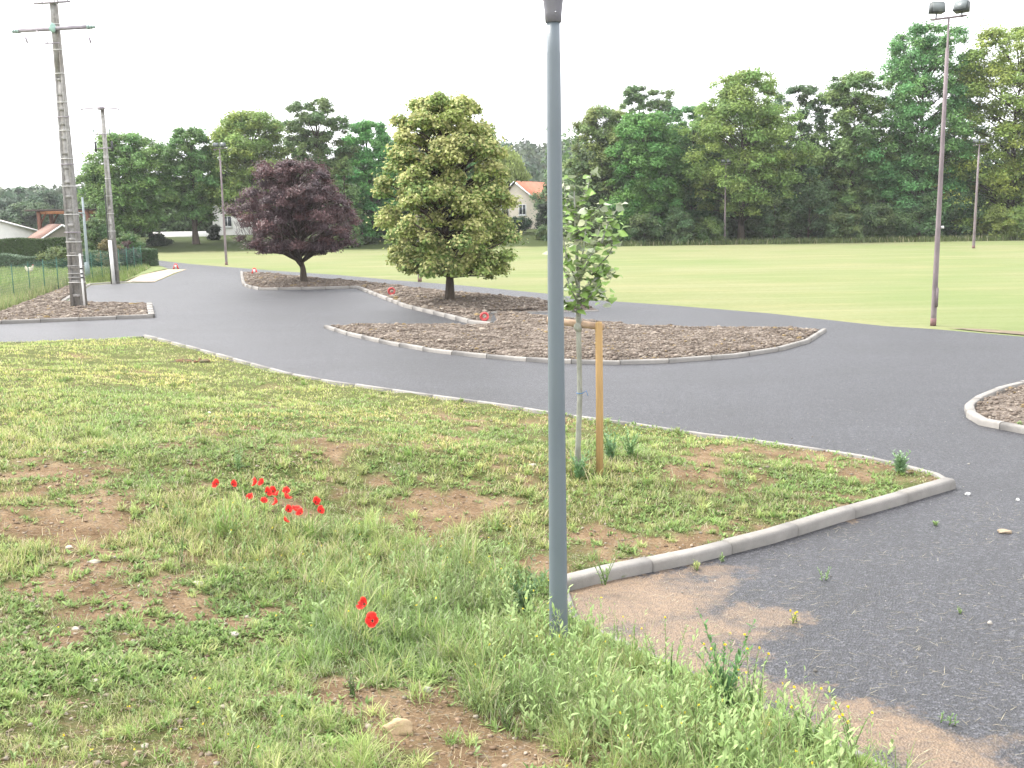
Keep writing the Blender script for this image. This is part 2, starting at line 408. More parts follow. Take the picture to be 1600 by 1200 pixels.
# ------------------------------------------------------------------ road
def road_mat():
    n = N('asphalt')
    v = n.voro(62, 'Color'); sp_ = n.t.nodes.new('ShaderNodeSeparateColor'); n.lk(v, sp_.inputs[0])
    c = n.ramp(sp_.outputs[0], [(.0, (.012, .0125, .015)), (.42, (.042, .0425, .048)), (.82, (.09, .09, .1)), (1, (.22, .22, .22))])
    big = n.noise(.5, 4, .6); lanes = n.noise(1, 4, .6, stretch=(.25, 1.1, 1))
    c = n.mix(1.0, c, n.ramp(big, [(.3, .8), (.7, 1.2)]), 'MULTIPLY'); c = n.mix(1.0, c, n.ramp(lanes, [(.35, .9), (.68, 1.12)]), 'MULTIPLY')
    c = n.mix(n.ramp(n.noise(1.3, 5, .7, stretch=(.22, 1.8, 1)), [(.58, 0.0), (.78, .32)]), c, (.16, .155, .15))
    # earth washed on to the surface near the kerbs
    total = None
    wn_ = n.t.nodes.new('ShaderNodeTexNoise'); wn_.inputs['Scale'].default_value = 1.6; wn_.inputs['Detail'].default_value = 6; wn_.inputs['Roughness'].default_value = .7; n.lk(n.co, wn_.inputs[0])
    wob = n.t.nodes.new('ShaderNodeVectorMath'); wob.operation = 'SUBTRACT'; n.lk(wn_.outputs['Color'], wob.inputs[0]); wob.inputs[1].default_value = (.5, .5, .5)
    sc = n.t.nodes.new('ShaderNodeVectorMath'); sc.operation = 'SCALE'; sc.inputs['Scale'].default_value = 1.5; n.lk(wob.outputs[0], sc.inputs[0])
    ad = n.t.nodes.new('ShaderNodeVectorMath'); n.lk(n.co, ad.inputs[0]); n.lk(sc.outputs[0], ad.inputs[1])
    for (u, vv, rx, ry, rz, k) in SOIL:
        g = gp(u, vv); mp = n.t.nodes.new('ShaderNodeMapping'); mp.vector_type = 'TEXTURE'
        mp.inputs['Location'].default_value = (g[0], g[1], 0); mp.inputs['Rotation'].default_value = (0, 0, rz); mp.inputs['Scale'].default_value = (rx, ry, 1)
        n.lk(ad.outputs[0], mp.inputs[0])
        ln = n.t.nodes.new('ShaderNodeVectorMath'); ln.operation = 'LENGTH'
        fl = n.t.nodes.new('ShaderNodeVectorMath'); fl.operation = 'MULTIPLY'; fl.inputs[1].default_value = (1, 1, 0); n.lk(mp.outputs[0], fl.inputs[0]); n.lk(fl.outputs[0], ln.inputs[0])
        f = n.math('MULTIPLY', n.math('SUBTRACT', 1.12, ln.outputs['Value']), 1.5, True); f = n.math('MULTIPLY', f, k)
        total = f if total is None else n.math('MAXIMUM', total, f)
    gr = n.math('ADD', n.math('MULTIPLY', n.noise(28, 6, .85), 1.5), -.95); total = n.math('MULTIPLY', n.math('ADD', total, gr), n.math('MULTIPLY', total, 2.2, True), True)
    soil = n.ramp(n.noise(22, 5, .7), [(.3, (.15, .096, .055)), (.7, (.26, .175, .1))])
    c = n.mix(1.0, c, n.ramp(n.noise(7, 6, .8), [(.3, .31), (.7, .5)]), 'MULTIPLY'); c = n.mix(1.0, c, (.97, .98, 1.1), 'MULTIPLY'); c = n.mix(total, c, soil); n.base(c); n.rough(.5); n.b.inputs['Specular IOR Level'].default_value = .6
    n.bump(n.voro(62), 1.0, .014); return n.m
SOIL = [(985, 945, .9, .75, .5, 1.0), (1085, 1000, .75, .55, .2, .95), (930, 960, .5, .6, 0, 1.0), (1200, 965, .5, .3, .6, .8), (1100, 905, .5, .22, .5, .75), (1010, 905, .5, .2, .5, .9),
        (1385, 1150, .8, .42, -.5, 1.0), (1300, 1105, .45, .28, -.4, .95), (1470, 1190, .5, .3, -.6, .9), (1180, 1085, .35, .3, 0, .8), (1300, 815, .25, .1, .4, .7), (1090, 1045, .35, .3, 0, 1)]
road_poly2 = road_poly
o = region('road', road_poly2, .8, lambda x, y: np.full(np.shape(x), Z_ROAD), road_mat(), step_fun=lambda y: 2.0)
tag(o, 'dark grey gravel-textured asphalt road and parking bays', 'road')

# pale sandy path and driveway
sand_m = simple('pale_sand', (.33, .27, .2), .95, .3, 1.2, .5, 30)
o = region('path', gps([(196, 441), (222, 429), (262, 421), (292, 421), (272, 427), (252, 436), (240, 441)], .02), .6, lambda x, y: np.full(np.shape(x), .024) + .01 * fbm(x, y, 2), sand_m)
tag(o, 'pale sandy driveway patch at the road edge', 'path')
o = region('verge', [gp(90, 452), gp(141, 444.5), gp(196, 440), gp(222, 430), gp(262, 421), gp(238, 412), gp(210, 416), gp(120, 430)], .8, lambda x, y: .03 + .05 * fbm(x, y, 4), simple('verge_grass', (.14, .17, .06), .95, .3, 2, .6, 20))
o = region('verge', [gp(1480, 513.5, 0), gp(1540, 516), gp(1600, 520), gp(1700, 528), gp(1700, 534), gp(1600, 524.5), gp(1540, 519.5)], .5, lambda x, y: .016 + .02 * fbm(x * 2, y * 2, 4), simple('worn_soil', (.15, .12, .08), .95, .35, 3, .6, 20))

# ------------------------------------------------------------------ kerbs
M_kerb = vcol('kerb_concrete', .85, .35, 60, .14, 9)
def kerb(pts, h=.11, w=.12, L=1.0, closed=False, tone=1.0, seed=0, gap=.012, side=1):
    """one run of cast kerb stones; pts = face line on the road, the body lies on the left of it"""
    P = np.array(pts); seg = np.linalg.norm(np.diff(P, axis=0), axis=1); cum = np.concatenate([[0], np.cumsum(seg)])
    tot = cum[-1]; k = max(1, int(round(tot / L))); mb = MB(); q = random.Random(seed)
    def at(s): return np.array([np.interp(s, cum, P[:, 0]), np.interp(s, cum, P[:, 1])])
    Ls = tot / k
    for i in range(k):
        a = i * Ls + gap / 2; b = (i + 1) * Ls - gap / 2
        ss = [a] + [c for c in cum if a + .1 < c < b - .1] + [b]
        C = np.array([.235, .222, .205]) * tone * q.uniform(.95, 1.06)
        hh = h + q.uniform(-.006, .006); off = -.022 + q.uniform(-.006, .006)
        ring = []
        for s in ss:
            p = at(s); t = at(min(tot, s + .05)) - at(max(0, s - .05)); t /= np.linalg.norm(t) + 1e-9
            nrm = np.array([-t[1], t[0]]) * side
            prof = [(0, -.06), (0, hh - .03), (.012, hh - .008), (.03, hh), (w - .008, hh), (w, hh - .008), (w, -.06)]
            ring.append([[p[0] + nrm[0] * (d + off), p[1] + nrm[1] * (d + off), z] for d, z in prof])
        V = np.array(ring).reshape(-1, 3); m = 7; F = []
        for r in range(len(ss) - 1):
            for c in range(m - 1): 
                f = [r * m + c, (r + 1) * m + c, (r + 1) * m + c + 1, r * m + c + 1]
                F.append(f if side == -1 else f[::-1])
        mb.add(V, F, C)
        e = [list(range(m)), [len(V) - m + c for c in range(m)][::-1]]
        for f in e: mb.F.append(np.array([f]) + mb.n - len(V))
    o = mb.build('kerb', M_kerb); o['kind'] = 'structure'; return o
kerb(W_front, .12, .13, .98, seed=1, side=-1)
kerb(W_near[4:] + [tip], .085, .09, 1.0, seed=2, side=-1, tone=1.05)
kerb(W_near[:5], .05, .07, 1.0, seed=12, side=-1, tone=.45)
kerb([W_front[-1]] + W_low, .055, .09, 1.0, seed=3, side=-1, tone=.85)
kerb(gps(bedC), .1, .1, 1.0, seed=4, side=1)
kerb(gps(bedB_front), .12, .14, 1.0, seed=5, side=1, tone=1.0)
kerb(gps(kerb_short), .05, .09, 1.0, seed=6, side=1)
kerb(gps(bedL_front), .12, .14, 1.0, seed=7, side=1, tone=.9)
kerb(gps([(241, 497), (237, 478)]), .13, .2, 1.0, seed=8, side=1)
kerb(gps(bedR), .11, .13, 1.0, seed=9, side=1, tone=1.0)
kerb(gps([(97, 474), (141, 445), (190, 442), (240, 441)]), .06, .16, 1.0, seed=10, side=1, tone=1.0)

# ------------------------------------------------------------------ mulch beds
def mulch_mat():
    n = N('bark_mulch'); a = n.voro(26, 'Color'); s_ = n.t.nodes.new('ShaderNodeSeparateColor'); n.lk(a, s_.inputs[0])
    c = n.ramp(s_.outputs[0], [(0, (.088, .068, .054)), (.45, (.145, .116, .094)), (.8, (.19, .156, .128)), (1, (.25, .21, .175))])
    b = n.noise(.7, 4, .6); c = n.mix(1.0, c, n.ramp(b, [(.3, .75), (.7, 1.2)]), 'MULTIPLY')
    n.base(c); n.rough(.95); n.bump(n.noise(18, 6, .75), 1.0, .05); return n.m
M_mulch = mulch_mat()
def bed(poly, label, amp, top, clods, cr, seed, name='planting_bed'):
    def h(x, y):
        d = pdist(x, y, poly)
        return .075 * sstep(d / .14 + .1) + top * sstep(d / 1.2) + amp * (fbm(x * 1.7, y * 1.7, seed, 4) - .35) * sstep(d / .35)
    o = region(name, poly, .35, h, M_mulch, skirt=-.03); o['label'] = label
    xs = [p[0] for p in poly]; ys = [p[1] for p in poly]
    mb = MB(); V0, F0 = ICO[0]; V1, F1 = ICO[1]
    r = np.random.default_rng(seed); n = 0; P = np.stack([r.uniform(min(xs), max(xs), clods * 6), r.uniform(min(ys), max(ys), clods * 6)], 1)
    P = P[inside(P[:, 0], P[:, 1], poly) & (pdist(P[:, 0], P[:, 1], poly) > .14)][:clods]
    z = h(P[:, 0], P[:, 1])
    rad = cr * r.lognormal(0, .5, len(P)); k = len(P); V0, F0 = ICO[0]
    ed = pdist(P[:, 0], P[:, 1], poly) < .6
    rad = np.where(ed, rad * 1.25, rad); rad = np.minimum(rad, .11)
    S = np.stack([rad * r.uniform(.7, 1.6, k), rad * r.uniform(.7, 1.6, k), rad * r.uniform(.35, .8, k)], 1)
    V = V0[None] * (1 + r.uniform(-.3, .3, (k, 12, 1))) * S[:, None, :] + np.c_[P, z + rad * .2][:, None, :]
    F = F0[None] + (np.arange(k) * 12)[:, None, None]
    pale = r.uniform(0, 1, (k, 1)) ** 3.2
    C = np.array([.135, .106, .085]) * (1 - pale) + np.array([.32, .275, .225]) * pale
    rust = (r.uniform(0, 1, (k, 1)) < .03); C = np.where(rust, np.array([.22, .16, .08]), C)
    mb.add(V.reshape(-1, 3), F.reshape(-1, 3), np.repeat(C, 12, 0))
    tag(mb.build('mulch', M_clod), 'loose clods, bark chips and small stones lying on ' + label, 'mulch', kind='stuff')
    return h
bC_h = bed([(x, y) for x, y in gps(bedC + bedC_back + [(775, 500), (766, 511), (700, 511), (600, 511.5)])], 'the half-moon planting bed in the middle of the road', .13, .09, 48000, .0125, 21)
bB_h = bed(gps(bedB_front[:-1] + [(764, 509), (772, 492), (745, 488.6), (860, 487.6), (936, 485.5)] + bedB_back[:-1]), 'the long planting bed under the purple and lime trees', .17, .12, 36000, .018, 22)
bL_h = bed([gp(-60, 511), gp(0, 507), gp(120, 502), gp(238, 496.5), gp(235, 478.5), gp(150, 477), gp(97, 474), gp(139, 445.5), gp(108, 447), gp(60, 466), gp(0, 490), gp(-60, 500)], 'the planting bed round the big concrete pole', .12, .05, 20000, .019, 23)
bR_h = bed(gps(bedR) + [(14, 12), (14, 17)], 'the rounded bed at the right edge of the road', .08, .04, 9000, .012, 24)

# ------------------------------------------------------------------ near bank: soil, cover map, grass
ANC = [  # u, v, cover, height, weediness, brightness
 (50,560,1,.06,0,1.1),(150,570,1,.06,0,1.1),(300,580,1,.06,0,1.1),(450,620,1,.06,0,1.05),(100,650,1,.08,0,1.05),(300,650,.95,.07,0,1.),(550,640,.9,.06,0,1.),(650,655,.75,.06,0,.95),(780,670,.7,.07,.1,.9),(160,690,.9,.1,0,1.05),(30,690,1,.1,0,1.05),
 (60,740,.3,.07,.1,.95),(200,745,.35,.08,.1,.95),(350,710,.62,.08,.2,.9),(500,720,.6,.08,.2,.95),(650,730,.6,.09,.2,.95),(800,720,.7,.09,.2,.95),(430,680,.75,.07,.2,.9),
 (60,810,.4,.08,.1,1.),(120,900,.2,.06,.1,.9),(25,870,1,.14,0,1.15),(200,860,.8,.15,.1,1.1),(20,780,.4,.1,0,1),(130,830,.3,.07,0,1),
 (340,830,1,.2,.5,1.05),(430,850,1,.22,.5,1.05),(540,800,.4,.1,.2,.95),(620,770,.5,.1,.2,.95),(720,800,.3,.08,.2,.9),(800,800,.6,.1,.3,.95),(560,860,.9,.18,.5,1),
 (620,900,.95,.22,.6,1.),(720,880,.9,.2,.6,1.),(820,930,.85,.26,.8,.9),(780,840,.8,.15,.5,1),(700,970,1,.24,.6,1.),
 (230,960,.35,.07,.3,.9),(170,1000,.4,.06,.4,.9),(330,930,.4,.08,.3,.9),(350,1010,.45,.07,.4,.9),(240,905,.5,.1,.2,.95),(80,960,.7,.08,.3,.9),(150,1060,.75,.06,.4,.9),(50,1110,.9,.06,.4,.95),(300,1110,.95,.08,.4,1.),(450,1040,1,.15,.3,1.15),(430,1150,1,.12,.4,1.1),(200,1180,.85,.07,.3,1),(90,1180,.9,.07,.3,1),
 (560,980,.9,.22,.5,1.05),(580,1060,.5,.15,.5,1),(660,1090,.25,.1,.4,.95),(640,1150,.1,.06,.2,1),(760,1190,.2,.1,.4,.95),(780,1010,1,.3,.8,1.1),(900,1030,1,.36,.9,1.2),(850,1120,.9,.34,.8,1.1),(950,1100,1,.38,.8,1.2),(1080,1130,1,.4,.9,1.2),(1200,1190,1,.36,.9,1.2),(1010,1060,1,.34,.9,1.2),(560,1190,1,.16,.3,1.15),(740,1110,.45,.2,.7,.95),
 (950,750,.9,.14,.3,1.),(880,820,.5,.1,.3,.95),(1000,790,.65,.1,.2,1.),(1100,735,.5,.08,.2,1.),(1100,800,.65,.1,.2,1.),(1200,750,.5,.08,.2,1.),(1290,735,.5,.08,.2,1.),(1380,760,.75,.1,.1,1.),(930,860,.3,.07,.2,.9),(1000,850,.3,.08,.2,.95),(1200,800,.7,.1,.1,1.),(900,730,.7,.12,.3,.95),(880,880,.35,.08,.2,.9)]
AX = np.array([hit(a[0], a[1])[:2] for a in ANC]); AV = np.array([a[2:] for a in ANC], float)
def amap(x, y):
    x = np.asarray(x, float).ravel(); y = np.asarray(y, float).ravel(); out = np.zeros((len(x), 4)); W = np.zeros(len(x))
    for (axx, ayy), v in zip(AX, AV):
        s = .28 + .05 * max(0, ayy - 6)
        w = 1.0 / ((((x - axx) ** 2 + (y - ayy) ** 2) / s ** 2) + .15) ** 2
        out += w[:, None] * v; W += w
    return out / W[:, None]
def cover(x, y):
    a = amap(x, y)
    x = np.asarray(x, float).ravel(); y = np.asarray(y, float).ravel()
    n = fbm(x * 1.3, y * 1.9, 41, 4) * .5 + fbm(x * 5, y * 6, 43, 3) * .5
    n = .5 + (n - .5) * 2.1
    k = sstep((a[:, 0] - n) / .3 + .5)
    return k, a
def bank_mat():
    n = N('bank_soil'); cv = n.t.nodes.new('ShaderNodeSeparateColor'); n.lk(n.attr(), cv.inputs[0])
    s1 = n.noise(3, 5, .65); s2 = n.noise(40, 5, .75); st = n.voro(45, 'Color'); s_ = n.t.nodes.new('ShaderNodeSeparateColor'); n.lk(st, s_.inputs[0])
    c = n.ramp(s1, [(.3, (.17, .11, .063)), (.5, (.27, .185, .11)), (.7, (.37, .27, .17))])
    c = n.mix(1.0, c, n.ramp(s2, [(.3, .6), (.7, 1.3)]), 'MULTIPLY')
    c = n.mix(n.ramp(s_.outputs[0], [(.9, 0.0), (.95, .55)]), c, (.24, .21, .17))
    g = n.ramp(n.noise(26, 5, .8), [(.3, (.055, .075, .022)), (.55, (.1, .14, .04)), (.75, (.17, .2, .075))])
    f = n.math('MULTIPLY', cv.outputs[0], n.ramp(n.noise(12, 4, .7), [(.3, .45), (.55, .9)]))
    n.base(n.mix(f, c, g)); n.rough(1.0); n.b.inputs['Specular IOR Level'].default_value = .08; n.bump(n.math('ADD', n.noise(30, 6, .75), n.noise(7, 4, .6)), 1.0, .06); return n.m
def bank_col(x, y):
    k, a = cover(x, y); return np.stack([k, k, k], 1)
o = region('bank', bank_poly, .1, bank_h, bank_mat(), cfun=bank_col, skirt=-.03, step_fun=lambda y: .9 if y < 3.5 else (.11 if y < 9 else .11 + (y - 9) * .03))
tag(o, 'reddish bare soil of the grassy bank in the foreground', 'bank')
del o

def samp(n, x0, x1, y0, y1, r, fall=2.0):
    x = r.uniform(x0, x1, n); y = y0 * (y1 / y0) ** r.uniform(0, 1, n)         # density falls with distance
    return x, y
def colmix(r, n, bright, dry=.08, base=(.21, .28, .085), alt=(.38, .39, .17)):
    t = r.uniform(0, 1, (n, 1)); C = np.array(base) * (1 - t) + np.array(alt) * t
    C = C * r.uniform(.7, 1.3, (n, 1)) * np.asarray(bright).reshape(-1, 1)
    d = r.uniform(0, 1, n) < dry; C[d] = np.array([.46, .41, .27]) * r.uniform(.7, 1.2, (d.sum(), 1)); return C
def make_grass():
    r = np.random.default_rng(91); mb = MB()
    # fan-shaped sampling: wedge seen from the bank, some margin on each side
    n = 620000
    y = 3.9 * (27.5 / 3.9) ** (r.uniform(0, 1, n) ** 1.05); x = r.uniform(-.62, .48, n) * (y + 1.5)
    ok = inside(x, y, bank_poly); x = x[ok]; y = y[ok]
    de = pdist(x, y, bank_line, closed=False); ok = de > .13; x = x[ok]; y = y[ok]; de = de[ok]
    k, a = cover(x, y); a[:, 1] *= .35 + .65 * sstep((de - .1) / .7); keep = r.uniform(0, 1, len(x)) < (k * .93 + .03) * (1 - .3 * np.clip(a[:, 2] * 1.4, 0, 1)); a[:, 1] *= .76 - .25 * a[:, 2]; x = x[keep]; y = y[keep]; a = a[keep]
    # tufting: blades gather round local centres
    tf = fbm(x * 7, y * 7, 55, 2); keep = r.uniform(0, 1, len(x)) < .35 + 1.3 * sstep((tf - .3) / .35); x = x[keep]; y = y[keep]; a = a[keep]; tf = tf[keep]
    n = len(x); z = bank_h(x, y)
    h = a[:, 1] * r.uniform(.45, 1.25, n) * (.7 + .7 * sstep((tf - .35) / .3)); w = (.0042 + .00075 * np.maximum(0, y - 5)) * r.uniform(.6, 1.5, n)
    hue = fbm(x * .8, y * .8, 61, 3)
    C = colmix(r, n, a[:, 3] * 1.0, .2)
    C = C * (1 + (hue[:, None] - .5) * np.array([[.9, .35, .5]]))
    lawn = sstep((y - 9) / 6)[:, None]; C = C * (1 - lawn) + C * np.array([1.25, 1.25, 1.1]) * lawn
    mb.blades(np.stack([x, y, z - .01], 1), h, w, r.uniform(0, 2 * math.pi, n), r.uniform(.05, .75, n), r.uniform(.2, 1.6, n), C, 3)
    o = mb.build('grass', M_grass); tag(o, 'patchy green and dry grass covering the foreground bank', 'grass', kind='stuff')
    # low broad-leaved ground cover
    mb = MB(); n = 110000
    y = 3.9 * (16 / 3.9) ** r.uniform(0, 1, n); x = r.uniform(-.6, .45, n) * (y + 1.5)
    ok = inside(x, y, bank_poly); x = x[ok]; y = y[ok]; k, a = cover(x, y)
    cl = fbm(x * 1.6, y * 1.6, 77, 3)
    keep = r.uniform(0, 1, len(x)) < (k * .6 + .1) * sstep((cl - .36) / .14) * (.6 + a[:, 2]); x = x[keep]; y = y[keep]; a = a[keep]; n = len(x)
    m = 5; X = np.repeat(x, m); Y = np.repeat(y, m); B = np.repeat(a[:, 3], m); z = bank_h(X, Y)
    C = colmix(r, n * m, B, .03, (.15, .26, .07), (.28, .36, .12))
    sc = np.repeat(r.uniform(.6, 1.4, n), m)
    mb.blades(np.stack([X, Y, z], 1), .042 * sc * r.uniform(.6, 1.4, n * m), .0125 * sc, r.uniform(0, 2 * math.pi, n * m), r.uniform(.5, 1.3, n * m), r.uniform(.0, .7, n * m), C, 3, leaf=True)
    o = mb.build('ground_cover', M_grass); tag(o, 'low broad-leaved weeds creeping over the bare soil', 'ground cover', kind='stuff')
    # taller leafy weeds
    mb = MB(); n = 15000
    y = 4.0 * (12.5 / 4.0) ** r.uniform(0, 1, n); x = r.uniform(-.5, .45, n) * (y + 1.5)
    de = pdist(x, y, bank_line, closed=False); ok = inside(x, y, bank_poly) & (de > .1); x = x[ok]; y = y[ok]; de = de[ok]; k, a = cover(x, y); a[:, 1] *= .75 + .25 * sstep((de - .1) / .5)
    cl = fbm(x * 1.1, y * 1.1, 88, 3)
    keep = r.uniform(0, 1, len(x)) < np.clip(a[:, 2] - .1, 0, 1) * (k * .8 + .2) * .95 * sstep((cl - .36) / .2); x = x[keep]; y = y[keep]; a = a[keep]; n = len(x)
    z = bank_h(x, y); H = a[:, 1] * np.minimum(1.7, r.lognormal(.0, .36, n)); az = r.uniform(0, 2 * math.pi, n); ln = r.uniform(0, .3, n); cu = r.uniform(-.1, .5, n)
    Cs = colmix(r, n, a[:, 3], .15, (.1, .14, .05), (.15, .18, .08))
    P0 = np.stack([x, y, z - .01], 1)
    mb.blades(P0, H, .005, az, ln, cu, Cs, 3)
    m = 13; idx = np.repeat(np.arange(n), m); t = np.tile(np.linspace(.12, .97, m), n) + r.uniform(-.04, .04, n * m)
    D = np.stack([np.cos(az[idx]), np.sin(az[idx]), np.zeros(n * m)], 1); P = P0[idx].copy()
    for q in range(3):
        st_ = np.clip(t - q / 3, 0, 1 / 3) * H[idx]; aq = ln[idx] + cu[idx] * q / 3; P += (D * np.sin(aq)[:, None] + np.array([0, 0, 1.]) * np.cos(aq)[:, None]) * st_[:, None]
    kindb = r.uniform(0, 1, n)[idx]
    L = (.022 + .055 * (1 - t)) * np.minimum(1.2, (H[idx] / .3) ** .5) * r.uniform(.7, 1.3, n * m)
    pal = kindb[:, None]
    C = (np.array([.16, .27, .075]) * (1 - pal) + np.array([.29, .37, .16]) * pal) * r.uniform(.75, 1.25, (n * m, 1)) * a[idx, 3][:, None]
    mb.blades(P, L, L * (.16 + .2 * (kindb > .6)), r.uniform(0, 2 * math.pi, n * m), r.uniform(.3, 1.1, n * m), r.uniform(0, .9, n * m), C, 3, leaf=True)
    o = mb.build('weeds', M_grass); tag(o, 'tangle of tall leafy weeds around the lamp post and poppies', 'weeds', kind='stuff')
    # seed specks and little yellow flowers too small and many to count
    k = r.uniform(0, 1, n) < .075; q = np.nonzero(k)[0]; mb = MB()
    top = P0[q].copy()
    for g_ in range(3): aq = ln[q] + cu[q] * g_ / 3; top += np.stack([np.cos(az[q]) * np.sin(aq), np.sin(az[q]) * np.sin(aq), np.cos(aq)], 1) * (H[q] / 3)[:, None]
    for _ in range(3):
        Nn = r.normal(size=(len(q), 3)) * .5 + np.array([0, -.3, 1.]); Nn /= np.linalg.norm(Nn, axis=1, keepdims=True)
        mb.leaves(top + r.normal(size=(len(q), 3)) * .003 + np.array([0, 0, .004]), Nn, .012, .011, np.tile(np.array([.62, .5, .03]), (len(q), 1)), fold=-.25)
    o = mb.build('yellow_flowers', M_red); tag(o, 'tiny yellow flowers scattered over the weeds', 'flowers', kind='stuff')
make_grass()
def tufts():
    r = np.random.default_rng(17); n = 5200; y = 4.0 * (20 / 4.0) ** r.uniform(0, 1, n); x = r.uniform(-.6, .45, n) * (y + 1.5); de = pdist(x, y, bank_line, closed=False); ok = inside(x, y, bank_poly) & (de > .18); x = x[ok]; y = y[ok]; k, a = cover(x, y)
    keep = r.uniform(0, 1, len(x)) < .12 + .3 * k; x = x[keep]; y = y[keep]; a = a[keep]; n = len(x); m = 46; S = r.lognormal(0, .35, n); X = np.repeat(x, m) + r.normal(0, .018, n * m) * np.repeat(S, m); Y = np.repeat(y, m) + r.normal(0, .018, n * m) * np.repeat(S, m); z = bank_h(X, Y)
    hue = r.uniform(0, 1, (n, 1)); C = (np.array([.22, .34, .09]) * (1 - hue) + np.array([.42, .46, .18]) * hue) * r.uniform(.75, 1.15, (n, 1)); C = np.repeat(C, m, 0) * r.uniform(.7, 1.3, (n * m, 1)); d = r.uniform(0, 1, n * m) < .1; C[d] = np.array([.46, .4, .25])
    h = np.repeat(np.clip(a[:, 1], .07, .2) * .95 * S, m) * r.uniform(.5, 1.3, n * m); w = (.005 + .0007 * np.maximum(0, Y - 5)) * r.uniform(.6, 1.5, n * m)
    mb = MB(); mb.blades(np.stack([X, Y, z - .005], 1), h, w, r.uniform(0, 6.28, n * m), r.uniform(.1, 1.1, n * m), r.uniform(.2, 1.4, n * m), C, 3); tag(mb.build('grass_tufts', M_grass), 'separate bright tufts of coarse grass standing out of the bare soil', 'grass', kind='stuff')
    # crumbs of soil, little stones and flattened dead stalks on the bare ground
    n = 26000; y = 4.0 * (17 / 4.0) ** r.uniform(0, 1, n); x = r.uniform(-.6, .45, n) * (y + 1.5); de = pdist(x, y, bank_line, closed=False); ok = inside(x, y, bank_poly) & (de > .12); x = x[ok]; y = y[ok]; n = len(x); V0, F0 = ICO[0]; rad = .0065 * r.lognormal(0, .6, n); rad = np.minimum(rad, .02)
    V = V0[None] * (1 + r.uniform(-.3, .3, (n, 12, 1))) * (rad[:, None] * np.stack([r.uniform(.7, 1.5, n), r.uniform(.7, 1.5, n), r.uniform(.4, .8, n)], 1))[:, None, :] + np.stack([x, y, bank_h(x, y) + rad * .2], 1)[:, None, :]
    t = r.uniform(0, 1, (n, 1)) ** 3; C = (np.array([.26, .175, .11]) * (1 - t) + np.array([.45, .4, .33]) * t) * r.uniform(.6, 1.2, (n, 1)); mb = MB(); mb.add(V.reshape(-1, 3), (F0[None] + (np.arange(n) * 12)[:, None, None]).reshape(-1, 3), np.repeat(C, 12, 0))
    n = 16000; y = 4.0 * (15 / 4.0) ** r.uniform(0, 1, n); x = r.uniform(-.6, .45, n) * (y + 1.5); ok = inside(x, y, bank_poly); x = x[ok]; y = y[ok]; n = len(x); C = np.array([.46, .39, .26]) * r.uniform(.4, 1.2, (n, 1))
    mb.blades(np.stack([x, y, bank_h(x, y) + .006], 1), r.uniform(.03, .12, n), .003, r.uniform(0, 6.28, n), r.uniform(1.35, 1.6, n), r.uniform(-.15, .25, n), C, 2); tag(mb.build('soil_crumbs', M_grass), 'soil crumbs, grit and flattened dead stalks on the bare patches of the bank', 'soil crumbs', kind='stuff')
tufts()

# ================================================================== THINGS
def vtube(mb, pts, rad, sides=8, C=None): mb.tube(pts, rad, sides, C)

